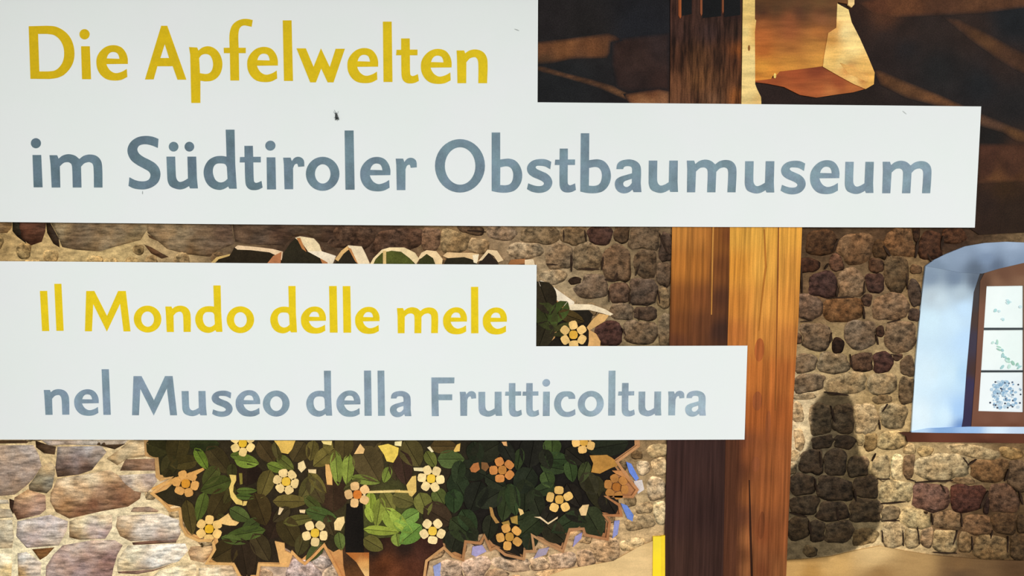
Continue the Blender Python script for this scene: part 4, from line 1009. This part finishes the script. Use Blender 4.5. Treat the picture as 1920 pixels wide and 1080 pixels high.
# glyph outlines, traced in enlargements of the photograph: (u0, v0, scale, loops)
G = {
 'D': (40, 30, 6.353, ['87,122 300,116 400,124~ 480,158~ 555,220~ 608,310~ 632,430~ 620,540~ 575,630~ 500,705~ 420,738~ 330,750 108,748',
                       '198,213 310,213 390,228~ 455,280~ 498,360~ 510,450~ 495,540~ 450,612~ 395,650~ 320,660 213,660']),
 'i': (40, 30, 6.353, ['710,360 815,360 830,752 722,752', 'o752,217,61,61']),
 'e': (40, 30, 6.353, ['1268,570 1265,500~ 1240,430~ 1185,370~ 1100,347~ 1010,365~ 940,420~ 900,490~ 893,560~ 905,630~ 945,700~ 1010,750~ 1100,768~ 1190,760~ 1262,725 1255,630 1200,662~ 1125,680~ 1065,655~ 1028,610~ 1012,572',
                       '1015,505 1030,465~ 1060,435~ 1100,428~ 1140,442~ 1160,475~ 1168,510']),
 'A': (260, 30, 6.353, ['268,116 340,116 568,758 462,758 405,598 222,598 178,755 75,755', '310,335 362,500 258,500']),
 'p': (260, 30, 6.353, ['600,370 697,375 712,412 760,375~ 830,360~ 905,385~ 965,450~ 997,550~ 987,650~ 945,725~ 880,768~ 800,778~ 735,770 735,1035 627,1035 614,460',
                        '720,500 750,465~ 800,452~ 850,470~ 878,520~ 887,580~ 875,640~ 845,678~ 800,690~ 730,680']),
 'f': (260, 30, 6.353, ['1358,48 1300,35~ 1240,36~ 1170,60~ 1115,110~ 1088,180~ 1080,260~ 1083,378 1012,378 1015,442 1086,442 1092,768 1197,768 1192,442 1275,442 1275,378 1190,378 1186,240~ 1195,165~ 1215,130~ 1255,112~ 1345,128']),
 'w': (490, 30, 6.353, ['418,385 530,385 622,605 710,385 815,608 885,390 995,390 860,790 790,790 713,625 650,790 582,790']),
 'l': (490, 30, 6.353, ['255,52 360,52 377,773 270,773']),
 't': (690, 30, 6.353, ['395,267 497,267 499,400 590,400 590,467 499,467 502,680~ 510,705~ 535,715~ 595,692 607,772 560,795~ 510,803~ 455,795~ 415,760~ 400,700~ 396,467 335,467 340,402 395,402']),
 'n': (690, 30, 6.353, ['1055,410 1145,410 1158,445 1205,412~ 1275,398~ 1350,415~ 1400,460~ 1425,540~ 1420,800 1315,800 1316,600~ 1310,530~ 1290,497~ 1265,490~ 1215,505~ 1172,550 1170,800 1065,800 1060,500']),
 'S': (230, 235, 7.68, ['515,195 430,163~ 330,152~ 220,170~ 130,225~ 80,300~ 68,370~ 85,440~ 130,510~ 210,570~ 310,625~ 375,665~ 400,715~ 380,775~ 330,802~ 250,805~ 170,785~ 97,748 83,872 150,905~ 240,922~ 340,918~ 440,880~ 515,810~ 543,710~ 525,620~ 470,550~ 390,500~ 300,455~ 235,405~ 210,350~ 225,305~ 265,280~ 330,272~ 420,290~ 505,325']),
 'u': (230, 235, 7.68, ['630,450 755,450 765,720~ 775,770~ 800,805~ 830,815~ 880,800~ 940,765 932,450 1058,450 1068,760 1083,908 970,908 955,875 890,910~ 820,923~ 740,905~ 680,870~ 648,800~ 640,700']),
 'ue': (230, 235, 7.68, ['630,450 755,450 765,720~ 775,770~ 800,805~ 830,815~ 880,800~ 940,765 932,450 1058,450 1068,760 1083,908 970,908 955,875 890,910~ 820,923~ 740,905~ 680,870~ 648,800~ 640,700', 'o733,307,69,70', 'o960,307,69,70']),
 'd': (230, 235, 7.68, ['1483,62 1610,62 1620,560 1642,912 1535,912 1520,880 1460,915~ 1390,930~ 1290,905~ 1215,840~ 1175,750~ 1165,660~ 1190,570~ 1245,495~ 1330,450~ 1420,440~ 1495,450',
                        '1510,770 1465,808~ 1405,822~ 1345,795~ 1310,735~ 1297,660~ 1310,595~ 1350,555~ 1420,548~ 1475,560~ 1500,600']),
 'm': (40, 235, 7.68, ['405,430 515,430 535,480 595,435~ 680,415~ 770,435~ 835,485 900,438~ 990,420~ 1080,440~ 1140,500~ 1162,590~ 1168,895 1045,895 1040,620~ 1025,555~ 990,532~ 960,530~ 905,548~ 858,595 865,895 740,895 732,620~ 720,560~ 690,535~ 660,530~ 610,540~ 553,590 560,895 437,895 420,560']),
 'r': (440, 235, 7.68, ['698,465 805,465 822,515 860,470~ 910,453~ 960,465~ 995,505~ 1003,590 915,598 905,560~ 890,552~ 860,570~ 840,620 842,920 718,920 708,560']),
 'o': (440, 235, 7.68, ['o1266.5,698,241.5,245', 'o1267.5,699,112.5,139']),
 'O': (660, 235, 7.68, ['o1555,583,360,385', 'o1557.5,585,220.5,270']),
 'b': (880, 235, 7.68, ['322,103 445,103 445,492 510,483~ 580,480~ 660,505~ 725,575~ 762,680~ 757,790~ 715,880~ 650,940~ 570,965~ 480,970~ 400,962~ 322,945',
                        '447,605 530,590~ 590,605~ 625,655~ 635,720~ 620,800~ 585,845~ 530,862~ 445,860']),
 's': (880, 235, 7.68, ['1180,525 1110,493~ 1020,485~ 920,505~ 855,555~ 830,620~ 850,690~ 910,740~ 990,775~ 1050,805~ 1075,835~ 1055,865~ 1000,875~ 930,865~ 848,835 830,918 900,955~ 1000,973~ 1100,955~ 1165,905~ 1195,830~ 1175,755~ 1115,695~ 1040,660~ 975,630~ 955,605~ 970,585~ 1020,582~ 1090,592~ 1165,632']),
 'a': (1080, 235, 7.68, ['582,630 595,560~ 640,515~ 720,493~ 800,493~ 880,525~ 925,580~ 937,660~ 932,840 943,962 830,962 815,925 760,965~ 690,980~ 620,960~ 575,910~ 560,840~ 580,780~ 640,740~ 720,715~ 808,690 808,625~ 795,598~ 760,588~ 715,590~ 690,605~ 680,630',
                         '805,770 805,830 770,870~ 730,888~ 695,875~ 680,840~ 695,810~ 740,790~']),
 'I': (60, 525, 7.68, ['113,157 217,157 247,735 145,735']),
 'M': (60, 525, 7.68, ['780,158 897,158 1080,518 1240,158 1350,158 1418,740 1318,740 1268,340 1078,742 880,345 862,738 762,738']),
 'F': (660, 680, 7.68, ['1143,213 1475,213 1472,297 1243,300 1243,457 1443,457 1443,540 1245,540 1250,770 1150,770']),
 'c': (870, 680, 7.68, ['1603,520 1510,522 1500,495~ 1480,487~ 1440,500~ 1405,550~ 1398,610~ 1420,670~ 1460,705~ 1510,708~ 1560,690~ 1600,668 1605,745 1560,770~ 1490,782~ 1400,765~ 1330,700~ 1300,620~ 1308,530~ 1350,455~ 1410,420~ 1480,412~ 1550,422~ 1595,465~']),
}
# baseline of each line in the photograph, its x-height in pixels, and where glyphs were traced from
BASE = [lambda u: 147.6+(u-75)*0.0105,
        lambda u: 351.3+(u-68)*0.00698+1.2*(1-((u-906)/838)**2),
        lambda u: 620.7+(u-85)*0.0060+0.4*(1-((u-490)/405)**2),
        lambda u: 777.7+(u-90)*0.00122+1.8*(1-((u-705)/615)**2)]
SRC = dict(D=0, i=0, e=0, A=0, p=0, f=0, w=0, l=0, t=0, n=0, S=1, u=1, ue=1, d=1, m=1, r=1, o=1, O=1, b=1, s=1, a=1, I=2, M=2, F=3, c=3)
# board size of an x-height per line (mm on the board)
XH = []
for ln, (u, xh) in enumerate(((160, 61.7), (68, 60.6), (330, 47.5), (100, 46.3))):
    vb = BASE[ln](u)
    XH.append((P(u, vb-xh, H_LET)-P(u, vb, H_LET))[2])

GL = {}
for k, (u0, v0, s, loops) in G.items():
    ln = SRC[k]
    out = []
    for sp in loops:
        if sp[0] == 'o':
            cx, cy, rx, ry = map(float, sp[1:].split(','))
            pts = ellipse(cx, cy, rx, ry, 40)
        else:
            pts = spline(sp)
        uv = np.array(pts)/s+np.array([u0, v0])
        w = PP(uv, H_LET)
        um = uv[:, 0].mean()
        out.append(w[:, [0, 2]])
    allp = np.vstack(out)
    um = (G[k][0]+np.mean([float(t_.split(',')[0].lstrip('o')) for t_ in loops[0].split()])/s)
    zb = P(um, BASE[ln](um), H_LET)[2]
    xl, xr = allp[:, 0].min(), allp[:, 0].max()
    # unit glyph: x in 0..1 between its edges, y in x-heights above the baseline
    GL[k] = [np.column_stack([(q[:, 0]-xl)/(xr-xl), (q[:, 1]-zb)/XH[ln]]) for q in out]

TXT = [
 ('D 53.7 139.5|i 148.9 170.6|e 180.6 239.6|A 271.8 349.4|p 354.4 416.9|f 419.3 473.8|e 463.4 521|l 530.1 549.3|w 555.8 646.6|e 651.3 709.1|l 717.9 735.9|t 742.7 785.5|e 789.2 846.9|n 856.1 914.3', 'y', cap_de),
 ('i 57.8 79.7|m 92.7 192.1|S 238.9 300.7|ue 312 371|d 381.7 443.8|t 449.4 492.3|i 497.3 517.5|r 530.9 570.6|o 573.5 636.4|l 646.1 664.9|e 675.4 732|r 742 781.5|O 815.6 909.3|b 921.9 979.2|s 988.1 1035.6|t 1040.2 1079.9|b 1088.1 1145.5|a 1152.9 1202.8|u 1216.3 1271.4|m 1287.9 1381|u 1396.6 1452|s 1463.8 1510.7|e 1519.1 1574.1|u 1584.2 1638.6|m 1654.3 1746.6', 'g', cap_de),
 ('I 74.7 92.2|l 101.7 119.2|M 159.2 244.6|o 250.8 302.4|n 309.9 357.7|d 365.9 417|o 424.9 476.4|d 506.7 556.8|e 564.2 611.1|l 617 633|l 642.6 658.4|e 665.8 711.7|m 744.3 821.6|e 830.7 875.6|l 883.2 897.1|e 905.2 950.5', 'y', cap_it),
 ('n 82 129.9|e 139 185|l 190.4 207.6|M 247.5 331.9|u 340.4 387.7|s 396.8 436.1|e 441.7 487.7|o 492.8 542.9|d 574.2 622.7|e 630.8 675.7|l 682.5 697|l 707.9 721.8|a 731.2 771.3|F 808.8 852.1|r 862.1 892.7|u 897.1 941.6|t 947.1 978.7|t 979.6 1011|i 1017.1 1031.5|c 1039 1079|o 1083.5 1132.1|l 1140.4 1154.1|t 1159 1190.3|u 1197.4 1240|r 1253 1283.1|a 1284.9 1323.5', 'g', cap_it)]


def world_uv(x, z):
    q = np.column_stack([x, np.full(len(x), -H_LET*0.001), z])-CAM
    zz = q @ FW
    return np.column_stack([960+FPX*(q @ RT)/zz, 540-FPX*(q @ UP)/zz])


for ln, (txt, ck, par) in enumerate(TXT):
    for it in txt.split('|'):
        k, ul, ur = it.split()
        ul, ur = float(ul), float(ur)
        um = (ul+ur)/2
        vb = BASE[ln](um)
        zb = P(um, vb, H_LET)[2]
        xl, xr = P(ul, vb-25, H_LET)[0], P(ur, vb-25, H_LET)[0]
        for _ in range(3):                        # board edges whose picture meets the measured edges
            al = [world_uv(xl+(xr-xl)*q[:, 0], zb+XH[ln]*q[:, 1]) for q in GL[k]]
            al = np.vstack(al)
            xl += (ul-al[:, 0].min())*0.0005; xr += (ur-al[:, 0].max())*0.0005
        loops = [[tuple(p) for p in world_uv(xl+(xr-xl)*q[:, 0], zb+XH[ln]*q[:, 1])] for q in GL[k]]
        if ck == 'y':
            glare_ramp = um/1000
            c = hx('d6b112')*(1-glare_ramp)+hx('e0c018')*glare_ramp if ln == 0 else hx('e8c81a')
            mat = M_YELLOW
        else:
            glare_ramp = min(1, um/(1700 if ln == 1 else 1300))  # veil of glare painted into the grey ink, lighter towards the right
            c = (hx('62757e')*(1-glare_ramp)+hx('8497a1')*glare_ramp) if ln == 1 else (hx('7b8d99')*(1-glare_ramp)+hx('98a7b0')*glare_ramp)
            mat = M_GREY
        # dots are islands of their own, counters are holes
        isl, holes_ = [], []
        for L_ in loops:
            if any(inside(o_, L_[0])[0] for o_ in loops if o_ is not L_): holes_.append(L_)
            else: isl.append(L_)
        lab = ('yellow' if ck == 'y' else 'grey')+' letter '+('ü' if k == 'ue' else k)
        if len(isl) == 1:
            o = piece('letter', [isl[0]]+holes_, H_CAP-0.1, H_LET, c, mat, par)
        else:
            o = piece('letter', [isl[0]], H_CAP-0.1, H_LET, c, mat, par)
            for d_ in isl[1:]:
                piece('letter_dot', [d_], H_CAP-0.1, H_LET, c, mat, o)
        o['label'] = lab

# ------------------------------------------------------------------ insect and specks on the upper caption
fly = empty('small_fly')
tag(fly, 'tiny black fly resting on the white panel above the grey text', 'insect')


def blob(name, cu, cv, ru, rv, h, rh, rot, col, parent, n=10, m=6):
    verts, faces, hs = [], [], []
    for j in range(m+1):
        th = math.pi*j/m
        for k in range(n):
            a = 2*math.pi*k/n
            x, y = ru*math.sin(th)*math.cos(a), -rv*math.cos(th)
            verts.append((cu+x*math.cos(rot)-y*math.sin(rot), cv+x*math.sin(rot)+y*math.cos(rot)))
            hs.append(h+rh*math.sin(th)*math.sin(a))
    for j in range(m):
        for k in range(n):
            faces.append((j*n+k, j*n+(k+1) % n, (j+1)*n+(k+1) % n, (j+1)*n+k))
    return mesh_obj(name, PP(np.array(verts), np.array(hs)), faces, np.tile(hx(col), (len(verts), 1)), M_FLY, parent, True)


blob('body', 631.2, 218.6, 2.7, 5.2, H_CAP+0.9, 0.9, -0.18, '2a2e2e', fly)
blob('head', 630.0, 212.6, 1.9, 1.8, H_CAP+0.8, 0.7, 0, '565c5a', fly)
for a, b in (((628.5, 214), (625.5, 209)), ((632.5, 214), (634.5, 208.5)), ((629, 219), (626, 221)), ((633, 219), (635.5, 221)), ((631.8, 223), (632.6, 227)), ((629.6, 212), (627, 206))):
    dx, dy = b[0]-a[0], b[1]-a[1]; L_ = math.hypot(dx, dy); px, py = -dy/L_*0.28, dx/L_*0.28
    piece('leg', [(a[0]+px, a[1]+py), (b[0]+px, b[1]+py), (b[0]-px, b[1]-py), (a[0]-px, a[1]-py)], H_CAP-0.02, H_CAP+0.35, hx('8a8f8d'), M_FLY, fly)
for s_ in (-1, 1):
    piece('wing', ellipse(631.6+s_*1.8, 221.0, 1.5, 4.2, 10, -0.18-s_*0.25), H_CAP+0.4, H_CAP+0.9, hx('4a504f'), M_FLY, fly)
for u, v, a, l, lab in ((267.3, 361.2, 1.6, 3.2, 'tiny dark speck under the letter S on the white panel'), (969, 56, 0.35, 5, 'tiny grey scratch on the white panel beside the yellow heading'),
                        (1696, 211, 0.7, 5, 'tiny grey scratch near the top edge of the white panel')):
    o = piece('dirt_speck', ellipse(u, v, l, 0.8, 10, a), H_CAP-0.05, H_CAP+0.12, hx('9a9e9c'), M_FLY, None)
    tag(o, lab, 'speck')
print('stones', len(ST), 'leaves', len(LEAVES), 'objects', len(bpy.data.objects))
